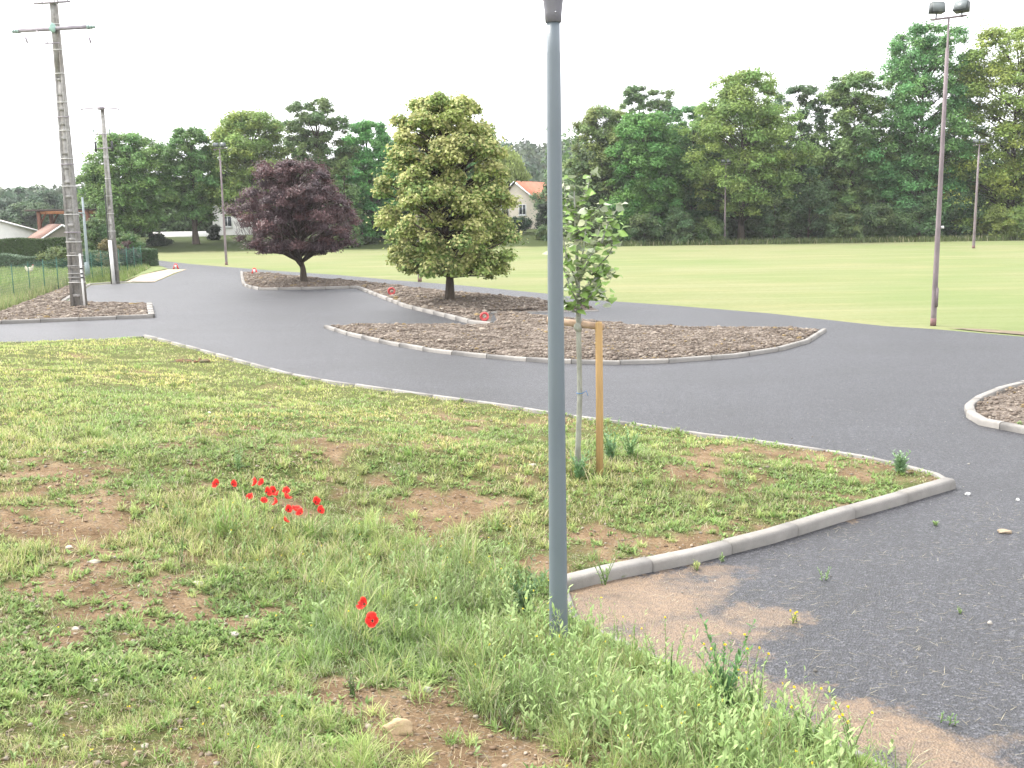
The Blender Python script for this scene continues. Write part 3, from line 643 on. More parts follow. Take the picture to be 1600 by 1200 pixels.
# ------------------------------------------------------------------ trees
LEAVES_SCALE = 1.0
def make_tree(name, label, base, H, W, prof, seed, col, trunk_r, nclump=110, rc=.16, nleaf=220, leaf=.22, droop=0.0, up=.5, airy=.0, group=None,
              crown0=None, lean=(0, 0), bark=None, leafmat=None, var=.22, extra=None, D=None, cat='tree', asp=.55, forks=1, inner=.35, squash=.75, hole=0.0, tk=.72, lob=1.0, tip=None, bstep=1):
    r = np.random.default_rng(seed)
    base = np.array([float(q) for q in base])
    root = thing(name, label, cat, base, 0, group)
    t0 = prof[0][0]; D = D or W
    pt = np.array([p[0] for p in prof]); pr = np.array([p[1] for p in prof])
    # clump centres
    tt = np.linspace(t0, 1, 200); wgt = np.interp(tt, pt, pr) + .22; t = r.choice(tt, nclump, p=wgt / wgt.sum()) + r.uniform(-.01, .01, nclump)
    R = np.interp(t, pt, pr); az = r.uniform(0, 2 * math.pi, nclump)
    lobes = 1 + lob * (.17 * np.sin(az * 3 + t * 9 + seed) + .12 * np.sin(az * 5 - t * 14 + seed * 2))
    rr = R * lobes * (inner + (1 - inner) * r.uniform(0, 1, nclump) ** .6)
    c = np.stack([rr * W / 2 * np.cos(az) + lean[0] * t, rr * D / 2 * np.sin(az) + lean[1] * t, t * H], 1)
    cr = rc * W / 2 * r.uniform(.6, 1.35, nclump) * (.75 + .25 * np.interp(t, pt, pr))
    c[:, 2] = np.minimum(c[:, 2], H - cr * squash * .8)
    if extra is not None:
        E = np.array(extra, float); c = np.concatenate([c, E[:, :3]]); cr = np.concatenate([cr, E[:, 3]])
    nc = len(c)
    # limbs
    mb = MB(); zt = H * tk; k = 7
    wob = r.normal(size=(k, 2)) * trunk_r * .5; wob[0] = 0
    tz = np.linspace(0, zt, k); tp = np.stack([wob[:, 0] + lean[0] * tz / H, wob[:, 1] + lean[1] * tz / H, tz], 1)
    tr = trunk_r * (1 - tz / zt * .82); tr[0] *= 1.35
    mb.tube(np.concatenate([[[0, 0, -.25]], tp]), np.concatenate([[trunk_r * 1.5], tr]), 10)
    if forks > 1:
        for q in range(forks - 1):
            a = r.uniform(0, 6.28); zf = H * t0 * .55
            e = np.array([math.cos(a) * W * .22, math.sin(a) * W * .22, H * (t0 + .35)]); s0 = np.array([np.interp(zf, tz, tp[:, 0]), np.interp(zf, tz, tp[:, 1]), zf])
            m_ = (s0 + e) / 2 + np.array([math.cos(a) * W * .05, math.sin(a) * W * .05, -.05 * H])
            mb.tube([s0, m_, e], [trunk_r * .6, trunk_r * .45, trunk_r * .15], 7)
    for q in range(0, nc, bstep):
        zb = max(H * t0 * .7, min(zt, c[q, 2] - .35 * np.hypot(c[q, 0], c[q, 1]) - .05 * H)); b = np.array([np.interp(zb, tz, tp[:, 0]), np.interp(zb, tz, tp[:, 1]), zb])
        br = max(.012, min(.35 * trunk_r, (.02 if bstep == 1 else .011) * np.linalg.norm(c[q] - b) + .01)); mid = (b + c[q]) / 2 + np.array([0, 0, .1 * np.linalg.norm(c[q] - b) * (1 - 2 * droop)])
        mb.tube([b, mid, c[q]], [br, br * .7, br * .25], 4, caps=False)
    mb.build('trunk', bark or M_bark, root, smooth=True)
    # leaves
    wn_ = cr ** 2; n = (nleaf * wn_ / wn_.mean()).astype(int) + 8; idx = np.repeat(np.arange(nc), n); n = len(idx)
    d = r.normal(size=(n, 3)); d /= np.linalg.norm(d, axis=1, keepdims=True); d[:, 2] = np.where(d[:, 2] < -.3, -d[:, 2] * .8, d[:, 2])
    q = r.uniform(0, 1, n) ** (.35 + airy)
    P = c[idx] + d * (cr[idx] * q * r.uniform(.7, 1.25, n) * np.where(r.uniform(0, 1, n) < .16, r.uniform(1.1, 1.75, n), 1))[:, None] * np.array([1, 1, squash])
    P[:, 2] -= droop * cr[idx] * (1 - q * .2) * r.uniform(0, 1.0, n) * 1.2
    Nn = d * .7 + np.array([0, 0, up]) + r.normal(size=(n, 3)) * .45; Nn /= np.linalg.norm(Nn, axis=1, keepdims=True)
    T = r.normal(size=(n, 3)) + np.array([0, 0, -2.0 * droop])
    cc = np.array(col)[None] * r.uniform(1 - var, 1 + var, (nc, 1)); shift = r.uniform(-1, 1, (nc, 1)); cc = cc * (1 + shift * np.array([[.16, .03, -.05]]))
    C = cc[idx] * r.uniform(.65, 1.35, (n, 1))
    if tip is not None:
        tm = (q > .55) & (d[:, 2] > -.1) & (r.uniform(0, 1, n) < .62 * r.uniform(.3, 1.4, nc)[idx]); C[tm] = np.array(tip) * r.uniform(.7, 1.25, (tm.sum(), 1))
    s_ = leaf * r.uniform(.6, 1.4, n)
    mb = MB(); mb.leaves(P, Nn, s_, s_ * asp, np.clip(C, 0, .9), T=T); mb.build('crown', leafmat or M_leaf, root)
    return root

def tree_px(u0, u1, vtop, vbase, Y, base_z=None, **k):
    """size and place a tree from where it stands (distance Y) and the sight lines to its edges"""
    uc = (u0 + u1) / 2; p = atY(uc, vbase, Y); z = float(hill_h(p[0], Y)) if base_z is None else base_z
    top = atY(uc, vtop, Y)[2]; w = atY(u1, vbase, Y)[0] - atY(u0, vbase, Y)[0]
    return dict(base=(p[0], Y, z), H=top - z, W=w)
OV = [(.12, .55), (.25, .85), (.45, 1.0), (.65, .9), (.85, .55), (1, .2)]           # oval crown
LOW = [(.02, .85), (.2, 1.0), (.45, 1.0), (.68, .95), (.84, .8), (.94, .6), (1, .38)]             # leafy to the ground
TALL = [(.12, .6), (.35, .9), (.55, 1.0), (.75, .95), (.9, .78), (1, .4)]
G_woods = 'trees of the wood beyond the playing field'
G_park = 'trees along the far left edge of the field'
RIGHT = [ # u0,u1,vtop,Y,profile,colour,nclump,rc,airy,label,extra args
 (895, 990, 168, 100, LOW, (.085, .115, .05), 90, .24, .25, 'olive-grey airy tree at the left end of the wood, right of the lamp post', {}),
 (968, 1016, 134, 116, TALL, (.06, .1, .05), 75, .3, .5, 'dark thin-topped tree, left one of the pair rising behind the broad green tree', {}),
 (1000, 1056, 140, 117, TALL, (.065, .1, .048), 80, .28, .5, 'dark thin-topped tree, right one of the pair rising behind the broad green tree', {}),
 (955, 1062, 178, 96, LOW, (.06, .125, .042), 150, .2, .0, 'broad dense mid-green tree leafy down to the grass, right of the young tree', {}),
 (1040, 1120, 166, 99, LOW, (.055, .11, .05), 110, .22, .1, 'dark green tree between the broad mid-green tree and the bright ash', {}),
 (1080, 1236, 112, 95, [(.17, .5), (.28, .85), (.45, 1.0), (.6, .95), (.78, .8), (.92, .6), (1, .35)], (.16, .26, .075), 150, .19, .12, 'tall bright yellow-green ash with bare lower trunks behind the far floodlight mast', dict(forks=2, crown0=.2)),
 (1205, 1292, 134, 101, TALL, (.045, .075, .045), 75, .2, .6, 'thin dark tree with sky showing through its crown, right of the bright ash', dict(hole=.3)),
 (1272, 1385, 113, 98, LOW, (.075, .115, .05), 130, .2, .25, 'muted olive-green tree tapering to a ragged top in the middle of the wood', {}),
 (1355, 1510, 40, 97, LOW, (.065, .135, .06), 210, .17, .1, 'tall blue-green tree behind the near floodlight mast', {}),
 (1482, 1670, 40, 95, LOW, (.12, .155, .048), 190, .17, .2, 'big yellowish-olive tree at the right end of the wood', {}),
 (1640, 1790, 60, 96, LOW, (.08, .14, .05), 120, .2, .15, 'green tree just beyond the right edge', {}),
]
def woods():
    for i, (u0, u1, vt, Y, pf, c, ncl, rc, airy, lab, ex) in enumerate(RIGHT):
        k = tree_px(u0, u1, vt, 380, Y)
        make_tree('broadleaf_tree', lab, k['base'], k['H'], k['W'] * 1.14, pf, 100 + i, (c[0] * 2.2, c[1] * 2.2, c[2] * 1.7) if i != 5 else (.23, .33, .09), .3, int(ncl * 2.1), rc * .9, 230, .24, airy=airy * .8 + .1, group=G_woods, D=min(k['W'], 9), squash=1.0, inner=.12, lob=.8, bstep=3, up=.7, **ex)
    SH = [(985, 1030, 335, 92.5, (.04, .07, .035), 'dark bush at the foot of the broad mid-green tree'), (1035, 1085, 325, 93, (.045, .085, .045), 'blue-green bush at the foot of the dark tree left of the ash'),
          (1085, 1130, 340, 93, (.05, .09, .035), 'bush in the gap left of the ash trunks'), (1178, 1240, 300, 94, (.045, .08, .045), 'dark bush right of the ash trunks'),
          (1225, 1300, 262, 95, (.045, .085, .05), 'rounded dark bush under the see-through tree'), (1290, 1350, 335, 92.5, (.055, .09, .045), 'low bush under the muted olive tree'),
          (1340, 1400, 320, 93, (.04, .07, .035), 'dark bush left of the near floodlight mast'), (1400, 1470, 305, 93.5, (.045, .09, .045), 'bush directly behind the near floodlight mast'),
          (1465, 1535, 300, 94, (.04, .08, .045), 'dark bush left of the far right floodlight mast'), (1535, 1600, 322, 91, (.095, .145, .05), 'light green bush right of the far right floodlight mast'),
          (1590, 1680, 270, 94, (.04, .08, .04), 'dark bush at the right edge of the wood'), (905, 960, 330, 93, (.05, .08, .035), 'dark bush right behind the young tree')]
    for i, (u0, u1, vt, Y, c, lab) in enumerate(SH):
        k = tree_px(u0, u1, vt, 380, Y)
        make_tree('bush', lab, k['base'], k['H'], k['W'], [(.02, .9), (.4, 1.0), (.8, .75), (1, .3)], 200 + i, (c[0] * 2.3, c[1] * 2.0, c[2] * 1.6), .08, 60, .32, 170, .2, inner=.2, squash=1.0, bstep=3, group='bushes at the foot of the wood', D=4.5, cat='bush')
    LEFT = [
     (146, 268, 208, 97, [(.14, .8), (.3, .95), (.5, 1.0), (.75, .85), (.9, .65), (1, .3)], (.07, .12, .045), 140, .2, .05, 'dense dark green tree behind the smaller concrete pole', {}),
     (262, 352, 200, 98, [(.2, .7), (.4, .95), (.6, 1.0), (.8, .85), (1, .35)], (.06, .11, .045), 100, .22, .15, 'dark tree with two bare trunks left of the thin floodlight mast', dict(forks=2)),
     (335, 468, 174, 99, [(.2, .7), (.35, .95), (.55, 1.0), (.75, .9), (.9, .7), (1, .35)], (.105, .145, .05), 140, .2, .15, 'olive-green tree rising behind the purple tree', {}),
     (452, 548, 153, 96, [(.1, .35), (.3, .6), (.5, .75), (.7, 1.0), (.88, .85), (1, .35)], (.06, .09, .045), 110, .19, .35, 'tall dark tree with an open spreading top behind the purple tree', {}),
     (520, 562, 245, 94, LOW, (.07, .105, .045), 40, .35, .1, 'narrow ivy-covered dark tree between the purple tree and the lime tree', {}),
     (535, 628, 190, 99, LOW, (.06, .15, .055), 120, .2, .0, 'fresh green maple partly hidden by the lime tree', {}),
     (600, 700, 215, 104, LOW, (.05, .09, .04), 90, .24, .1, 'dark tree hidden behind the left half of the lime tree', {}),
     (690, 770, 235, 106, LOW, (.05, .095, .04), 80, .25, .1, 'dark tree hidden behind the right half of the lime tree', {}),
     (848, 925, 262, 112, LOW, (.05, .085, .045), 90, .25, .1, 'dark green tree behind the lamp post, right of the cream house', {}),
    ]
    for i, (u0, u1, vt, Y, pf, c, ncl, rc, airy, lab, ex) in enumerate(LEFT):
        k = tree_px(u0, u1, vt, 385, Y)
        make_tree('broadleaf_tree', lab, k['base'], k['H'], k['W'] * 1.12, pf, 300 + i, (c[0] * 2.2, c[1] * 2.2, c[2] * 1.7), .28, int(ncl * 2.1), rc * .9, 220, .23, airy=airy * .8 + .1, group=G_park, D=min(k['W'], 8), squash=1.0, inner=.12, lob=.8, bstep=3, up=.7, **ex)
    B2 = [(326, 346, 352, 101, (.025, .04, .02), 'small dark clipped round bush under the trees by the white house'), (230, 262, 366, 97, (.03, .05, .025), 'low dark bush behind the clipped hedge'),
          (752, 800, 330, 108, (.045, .085, .045), 'dark bush below the willow'), (792, 830, 340, 107, (.05, .095, .05), 'loose green bush in front of the cream house'), (838, 878, 318, 106, (.04, .06, .04), 'dark bush to the right of the cream house'),
          (843, 880, 352, 97, (.11, .16, .06), 'pale green low bush on the bank behind the lamp post'), (586, 640, 350, 98, (.04, .075, .035), 'low bush behind the left of the lime tree'), (640, 752, 342, 103, (.04, .07, .035), 'wide low bush behind the lime tree trunk'),
          (560, 588, 372, 96, (.05, .07, .03), 'small post-like bush on the bank right of the purple tree')]
    for i, (u0, u1, vt, Y, c, lab) in enumerate(B2):
        k = tree_px(u0, u1, vt, 380, Y)
        make_tree('bush', lab, k['base'], k['H'], k['W'], [(.02, .9), (.4, 1.0), (.8, .75), (1, .3)], 400 + i, c, .06, 45, .34, 160, .16, inner=.2, squash=1.0, bstep=3, group='bushes on the far bank', D=max(k['W'] * .7, 1), cat='bush')
woods()

# willow
def willow():
    k = tree_px(750, 832, 226, 380, 104); r = np.random.default_rng(5); H, W = k['H'], k['W']
    root = thing('willow_tree', 'pale yellow-green weeping willow between the lime tree and the cream house', 'tree', k['base'], 0, G_park)
    mb = MB(); mb.tube([(0, 0, -.2), (0, 0, H * .35), (.1, 0, H * .7)], [.3, .24, .12], 8)
    lv = MB()
    for i in range(190):
        a = r.uniform(0, 6.28); q = r.uniform(0, 1) ** .6; top = H * (1 - .32 * q ** 2) * r.uniform(.9, 1); x0 = q * W * .46 * math.cos(a); y0 = q * W * .42 * math.sin(a)
        if i < 40: mb.tube([(0, 0, H * .45), (x0 * .5, y0 * .5, top * .9), (x0, y0, top * .95)], [.1, .06, .02], 4, caps=False)
        L = min(top - .8, r.uniform(.3, .75) * H * (.4 + .6 * q) ); L = max(.5, min(L, top - 5.3)) if x0 > .1 else L; n = int(75 * L / 4) + 26; t = r.uniform(0, 1, n)
        P = np.stack([x0 * (1 + .06 * t) + r.normal(0, .14, n), y0 * (1 + .06 * t) + r.normal(0, .14, n), top - L * t], 1)
        Nn = np.stack([r.normal(size=n), r.normal(size=n), np.full(n, .25)], 1); Nn /= np.linalg.norm(Nn, axis=1, keepdims=True)
        T = np.stack([r.normal(0, .25, n), r.normal(0, .25, n), -np.ones(n)], 1)
        C = np.array([.34, .41, .15]) * r.uniform(.75, 1.2) * r.uniform(.7, 1.25, (n, 1)); lv.leaves(P, Nn, .34, .1, C, T=T)
    mb.build('trunk', M_bark, root, smooth=True); lv.build('crown', M_leaf, root)
willow()

def undergrowth():
    r = np.random.default_rng(19); mb = MB(); n = 420; x = np.concatenate([r.uniform(5, 56, n), r.uniform(-46, -4, 240)]); y = np.concatenate([r.uniform(98, 112, n), r.uniform(114, 124, 240)]); kk = ~((x < -26.5) & (x > -33.5)) ; x = x[kk]; y = y[kk]; n = len(x); z = hill_h(x, y); m = 150
    R = r.uniform(1.4, 2.6, n); Ht = np.where(x > 5, r.uniform(4, 10.5, n), r.uniform(3, 6, n)); d = r.normal(size=(n, m, 3)); d /= np.linalg.norm(d, axis=2, keepdims=True); P = np.stack([x, y, z], 1)[:, None, :] + d * np.stack([R, R, R], 1)[:, None, :] * r.uniform(.6, 1.05, (n, m, 1)); P[..., 2] += Ht[:, None] * r.uniform(0, 1, (n, m))
    Nn = d + r.normal(size=d.shape) * .5 + np.array([0, 0, .5]); Nn /= np.linalg.norm(Nn, axis=2, keepdims=True); C = np.array([.1, .16, .065]) * r.uniform(.6, 1.35, (n, 1, 1)) * r.uniform(.75, 1.25, (n, m, 1))
    mb.leaves(P.reshape(-1, 3), Nn.reshape(-1, 3), .5, .35, C.reshape(-1, 3)); tag(mb.build('undergrowth', M_leaf), 'dark tangled undergrowth deep inside the wood', 'undergrowth', kind='stuff')
undergrowth()

# far wooded hillside: a mass of crowns
def far_wood():
    r = np.random.default_rng(9); mb = MB()
    n = 1500; x = r.uniform(-330, 330, n); y = r.uniform(215, 520, n); z = hill_h(x, y)
    m = 64
    R = r.uniform(3.5, 6.5, n); Ht = r.uniform(6, 10, n)
    d = r.normal(size=(n, m, 3)); d /= np.linalg.norm(d, axis=2, keepdims=True); d[..., 2] = np.abs(d[..., 2])
    P = np.stack([x, y, z + Ht * .35], 1)[:, None, :] + d * np.stack([R, R, Ht * .65], 1)[:, None, :] * r.uniform(.75, 1.05, (n, m, 1))
    Nn = d * .9 + r.normal(size=d.shape) * .35; Nn /= np.linalg.norm(Nn, axis=2, keepdims=True)
    C = np.array([.06, .095, .045]) * r.uniform(.6, 1.35, (n, 1, 1)) * (1 + r.uniform(-1, 1, (n, 1, 1)) * np.array([.25, .05, 0])) * r.uniform(.75, 1.25, (n, m, 1))
    mb.leaves(P.reshape(-1, 3), Nn.reshape(-1, 3), 2.1, 1.6, C.reshape(-1, 3))
    tag(mb.build('far_wood', M_leaf), 'hazy wooded hills far behind the field', 'wood', kind='stuff')
far_wood()
# nearer hillside trees on the left
for i, (u0, u1, vt, Y, lab) in enumerate([(-40, 40, 312, 190, 'hazy dark tree above the white house roof at the left edge'), (15, 85, 318, 165, 'pale green round tree above the little tiled shed'), (50, 112, 300, 180, 'taller hazy green tree behind the timber frame'),
                                  (100, 160, 296, 170, 'hazy green tree between the two concrete poles'), (120, 175, 318, 120, 'light green tree behind the bushes between the two poles'), (-110, -30, 300, 180, 'hazy tree beyond the left edge')]):
    k = tree_px(u0, u1, vt, 385, Y)
    make_tree('broadleaf_tree', lab, k['base'], k['H'], k['W'], LOW, 500 + i, [(.055, .095, .055), (.08, .13, .06), (.06, .105, .055), (.055, .1, .055), (.1, .16, .055), (.05, .09, .05)][i], .3, 130, .25, 150, .42, squash=1.0, inner=.15, bstep=3, group='hazy trees behind the houses on the left', D=k['W'])

# purple-leaved plum
def purple():
    g = gp(475, 443, .12); Y = g[1]; k = tree_px(370, 552, 252, 440, Y, .1)
    pf = [(.25, .8), (.31, 1.0), (.45, 1.03), (.62, .99), (.78, .88), (.9, .7), (1, .35)]
    r = np.random.default_rng(3); ext = []
    for i in range(30):                       # dome-shaped outer shoots
        a = r.uniform(0, 6.28); q = math.sqrt(r.uniform(0, 1)); ext.append((q * k['W'] * .45 * math.cos(a), q * k['W'] * .45 * math.sin(a), k['H'] * (.98 - .3 * q ** 2.4) * r.uniform(.86, 1.0), .24))
    root = make_tree('purple_leaf_tree', 'round dark purple-leaved tree standing in the planting bed', (g[0], g[1], .1), k['H'], k['W'], pf, 31, (.105, .062, .066), .14, 200, .15, 330, .1, lob=.45, lean=(-.3, 0), up=.35, airy=.2, leafmat=M_purple, var=.3, extra=ext, asp=.5, forks=4, inner=.12, squash=.85, tk=.75)
    # fine upright shoots
    mb = MB(); n = 2600; az = r.uniform(0, 6.28, n); q = np.sqrt(r.uniform(0, 1, n)); W = k['W'] / 2
    z = k['H'] * (.93 - .45 * q ** 2.2) * r.uniform(.75, 1.02, n)
    P = np.stack([q * W * .95 * np.cos(az), q * W * .95 * np.sin(az), z], 1)
    C = np.array([.12, .085, .092]) * r.uniform(.6, 1.5, (n, 1)); P[:, 0] -= .4
    mb.blades(P, r.uniform(.2, .5, n), .022, az + r.normal(0, .6, n), r.uniform(.1, .9, n), r.uniform(.1, .9, n), C, 3)
    mb.build('shoots', M_purple, root)
purple()

# lime tree
def lime():
    g = gp(703, 472, .15); Y = g[1]; k = tree_px(604, 786, 148, 470, Y, .12); H, W = k['H'], k['W']
    pf = [(.18, .6), (.24, .9), (.33, 1.0), (.45, .98), (.55, .93), (.68, .88), (.8, .82), (.92, .62), (1, .3)]
    def off(u, v, rad, dy=0.0): p = atY(u, v, Y + dy); return (p[0] - g[0], dy, p[2] - .12, rad)
    ext = [off(792, 400, .3, -.4), (off(775, 405, .34)), off(800, 372, .33, -.2), off(770, 350, .4, .3), off(597, 300, .36), off(605, 345, .42), off(600, 285, .3, -.3), off(640, 405, .3), off(650, 165, .33), off(680, 158, .34), off(715, 165, .33), off(750, 200, .34),
           off(745, 215, .4, .4), off(630, 215, .36), off(615, 262, .34), off(780, 300, .33), off(768, 262, .34), off(700, 230, .5, -1.2), off(660, 300, .5, -1.7), off(730, 320, .5, -1.7), off(620, 370, .4, -.9), off(765, 432, .16, -.2), off(790, 418, .2, -.5)]
    rl = np.random.default_rng(4)
    for q in range(34): a = rl.uniform(0, 6.28); rr = W * .5 * math.sqrt(rl.uniform(.01, .75)); ext.append((rr * math.cos(a), rr * math.sin(a), H * rl.uniform(.165, .24) - .05 * rr, rl.uniform(.3, .46)))
    root = make_tree('lime_tree', 'tall yellow-green lime tree with pale flower bracts in the long planting bed', (g[0], g[1], .12), H, W, pf, 47, (.25, .33, .095), .14, 230, .16, 420, .115, tip=(.52, .52, .22), lob=1.25, droop=.35, up=.55, airy=.0, leafmat=M_leaf, var=.18, extra=ext, asp=.75, inner=.12, squash=.9, bark=M_bark, tk=.85)
lime()

# ------------------------------------------------------------------ young tree, stake
def young():
    x, y, z = hit(903, 736); base = np.array([x, y, z]); r = np.random.default_rng(12)
    root = thing('young_tree', 'slender young tree with silvery leaves and a pale trunk tied to a wooden stake', 'tree', base)
    def q(u, v, dy=0.0): p = atY(u, v, y + dy); return p - base
    tp = [q(903, 745), q(903, 700), q(906, 620), q(905, 560), q(904, 515), q(904, 470), q(903, 430), q(900, 380), q(898, 330), q(897, 290)]
    rad = [.042, .033, .03, .029, .03, .026, .022, .017, .012, .006]
    mb = MB(); mb.tube(tp, rad, 10); mb.lump(q(903, 512), (.05, .05, .055), 4, sub=1); mb.lump(q(904, 500), (.038, .038, .05), 5, sub=1)
    sh = [((904, 470), (925, 440), (945, 408), .12), ((904, 480), (922, 462), (937, 446), -.1), ((903, 445), (925, 400), (940, 345), .2), ((903, 430), (912, 390), (918, 330), -.15), ((901, 400), (905, 340), (925, 268), .05),
          ((903, 460), (885, 430), (868, 395), .1), ((903, 450), (885, 400), (875, 340), -.2), ((940, 380), (950, 350), (965, 325), .15), ((900, 360), (885, 320), (880, 278), .1), ((904, 490), (885, 480), (870, 470), -.05),
          ((925, 440), (945, 430), (958, 428), .2), ((904, 475), (890, 450), (884, 425), -.25), ((925, 430), (950, 400), (968, 365), -.1), ((905, 420), (935, 385), (955, 352), .3), ((903, 465), (935, 455), (952, 470), .1), ((900, 370), (915, 345), (940, 320), -.2), ((898, 340), (910, 310), (915, 290), .1), ((903, 440), (918, 410), (930, 385), -.3), ((901, 400), (890, 370), (888, 340), .25)]
    sites = []
    for a, b, c, dy in sh:
        A, B, C_ = q(*a), q(*b, dy), q(*c, dy * 1.6); mb.tube([A, (A + B) / 2 + np.array([0, 0, .01]), B, C_], [.012, .01, .008, .003], 5)
        for t in np.linspace(.15, 1, 9): sites.append((A * (1 - t) ** 2 + 2 * B * t * (1 - t) + C_ * t * t, t))
    for t in np.linspace(0, 1, 10): sites.append((np.array(tp[6]) * (1 - t) + np.array(tp[9]) * t, t))
    mb.build('trunk', M_bark_pale, root, smooth=True)
    lv = MB()
    for P, t in sites:
        for _ in range(r.integers(2, 6)):
            s = r.uniform(.06, .115); p = P + r.normal(size=3) * .035 + np.array([0, 0, r.uniform(-.02, .04)]); az = r.uniform(0, 6.28)
            D = np.array([math.cos(az), math.sin(az), r.uniform(-.7, .5)]); D /= np.linalg.norm(D); Nn = np.array([0, -.25, 1.]) * (1 if r.uniform() < .86 else -1) + r.normal(size=3) * .45; Nn -= D * (Nn @ D); Nn /= np.linalg.norm(Nn); S = np.cross(D, Nn)
            prof = [(0, 0, 0), (.22, .42, .05), (.55, .5, .04), (.85, .22, -.04), (1.08, 0, -.12)]
            V = []; V.append(p); 
            for a_, w_, h_ in prof[1:4]: V += [p + D * a_ * s + S * w_ * s * .92 + Nn * (h_ + .12 * w_) * s, p + D * a_ * s + Nn * h_ * s, p + D * a_ * s - S * w_ * s * .92 + Nn * (h_ + .12 * w_) * s]
            V.append(p + D * 1.08 * s - Nn * .12 * s)
            F3 = [[0, 1, 2], [0, 2, 3], [10, 8, 7], [10, 9, 8]]; F4 = [[1, 4, 5, 2], [2, 5, 6, 3], [4, 7, 8, 5], [5, 8, 9, 6]]
            c = np.array([.21, .33, .09]) * r.uniform(.55, 1.25) if r.uniform() < .86 else np.array([.38, .4, .25]) * r.uniform(.8, 1.15)
            n0 = lv.n; lv.add(np.array(V), np.array(F3), c); lv.F.append(np.array(F4) + n0)
    lv.build('crown', M_young, root, smooth=False)
    mb = MB(); c = q(906, 614); mb.tube([c + np.array([.034 * math.cos(a), .034 * math.sin(a), 0]) for a in np.linspace(0, 6.28, 14)], .005, 5, (.08, .2, .42)); mb.tube([c + np.array([.03, -.02, 0]), c + np.array([.07, -.03, .03]), c + np.array([.09, -.02, -.03])], .004, 4, (.08, .2, .42)); mb.build('blue_tie', M_vcol, root)
    # stake: two posts and a half-round rail
    x2, y2, z2 = hit(937, 741); W = simple('fresh_pine', (.42, .27, .12), .75, .22, 18, .3, 40, stretch=(1, 1, .08))
    st = thing('tree_stake', 'round honey-coloured wooden stake with a cross rail holding the young tree', 'stake', (x2, y2, z2)); b2 = np.array([x2, y2, z2])
    top = atY(935, 503, y2) - b2; mb = MB(); H = top[2]; mb.tube([(0, 0, -.2), (0, 0, H * .5), (top[0] * .6, 0, H - .02), (top[0] * .6, 0, H)], [.043, .041, .04, .034], 14); mb.build('post', W, st, smooth=True)
    e2 = atY(862, 503, y2 + .15) - b2; mb = MB(); mb.tube([(e2[0], .15, -.2), (e2[0], .15, H * .5), (e2[0], .15, H - .02), (e2[0], .15, H)], [.043, .041, .04, .034], 14); mb.build('post', W, st, smooth=True)
    mb = MB(); a = atY(944, 511, y2 + .07) - b2; b = atY(855, 500, y2 + .22) - b2; mb.tube([a, a * .7 + b * .3, b], [.038, .04, .038], 12); mb.build('rail', simple('weathered_pine', (.38, .27, .19), .8, .25, 14, .3, 40), st, smooth=True)
young()

# ------------------------------------------------------------------ lamp post
def lamp():
    z0 = .1; g = gp(873, 1006, z0); root = thing('street_lamp', 'tall blue-grey tapered lamp post standing in the weeds in the foreground', 'street lamp', (g[0], g[1], z0))
    Hc = atY(864, 35, g[1])[2] - z0
    n = N('lamp_paint'); n.base(n.ramp(n.noise(3, 5, .6, stretch=(1, 1, .3)), [(.3, (.118, .142, .162)), (.7, (.138, .164, .186))])); n.rough(.42); n.b.inputs['Specular IOR Level'].default_value = .5; n.bump(n.noise(160, 3, .5), .05, .002); M = n.m
    def r_at(z): return .0665 + (.0445 - .0665) * z / Hc
    mb = MB(); prof = [(r_at(0), -.3)] + [(r_at(z), z) for z in np.linspace(0, Hc - .19, 9)] + [(r_at(Hc - .18) - .002, Hc - .18), (r_at(Hc) - .002, Hc + .04)]
    mb.lathe((0, 0, 0), prof, 40); mb.build('pole', M, root, smooth=True)
    mb = MB(); mb.lathe((0, 0, 0), [(.112, -.05), (.112, .012), (.105, .02), (.0685, .024)], 32); mb.build('base_plate', M, root, smooth=True)
    M2 = simple('lamp_head_paint', (.17, .165, .19), .5, .06, 5)
    mb = MB(); mb.lathe((0, 0, 0), [(.048, Hc - .002), (.052, Hc), (.056, Hc + .06), (.064, Hc + .13), (.08, Hc + .19), (.11, Hc + .26), (.16, Hc + .32), (.165, Hc + .34)], 32); lb = mb.build('lantern_base', M2, root, smooth=True)
    mb = MB(); mb.lathe((.012, -.0555, Hc + .055), [(.004, -.004), (.004, .004)], 8); mb.build('screw', simple('bright_steel', (.7, .7, .72), .25, .05, metal=1), root)
    gl = N('lamp_diffuser'); gl.base((.75, .75, .73)); gl.rough(.25); gl.b.inputs['Transmission Weight'].default_value = .4
    mb = MB(); mb.lathe((0, 0, 0), [(.15, Hc + .34), (.2, Hc + .45), (.22, Hc + .58), (.215, Hc + .66)], 32); mb.build('diffuser', gl.m, root, smooth=True)
    mb = MB(); mb.lathe((0, 0, 0), [(.27, Hc + .66), (.28, Hc + .68), (.2, Hc + .76), (.08, Hc + .81), (.01, Hc + .82)], 32); mb.build('cap', M2, root, smooth=True)
lamp()

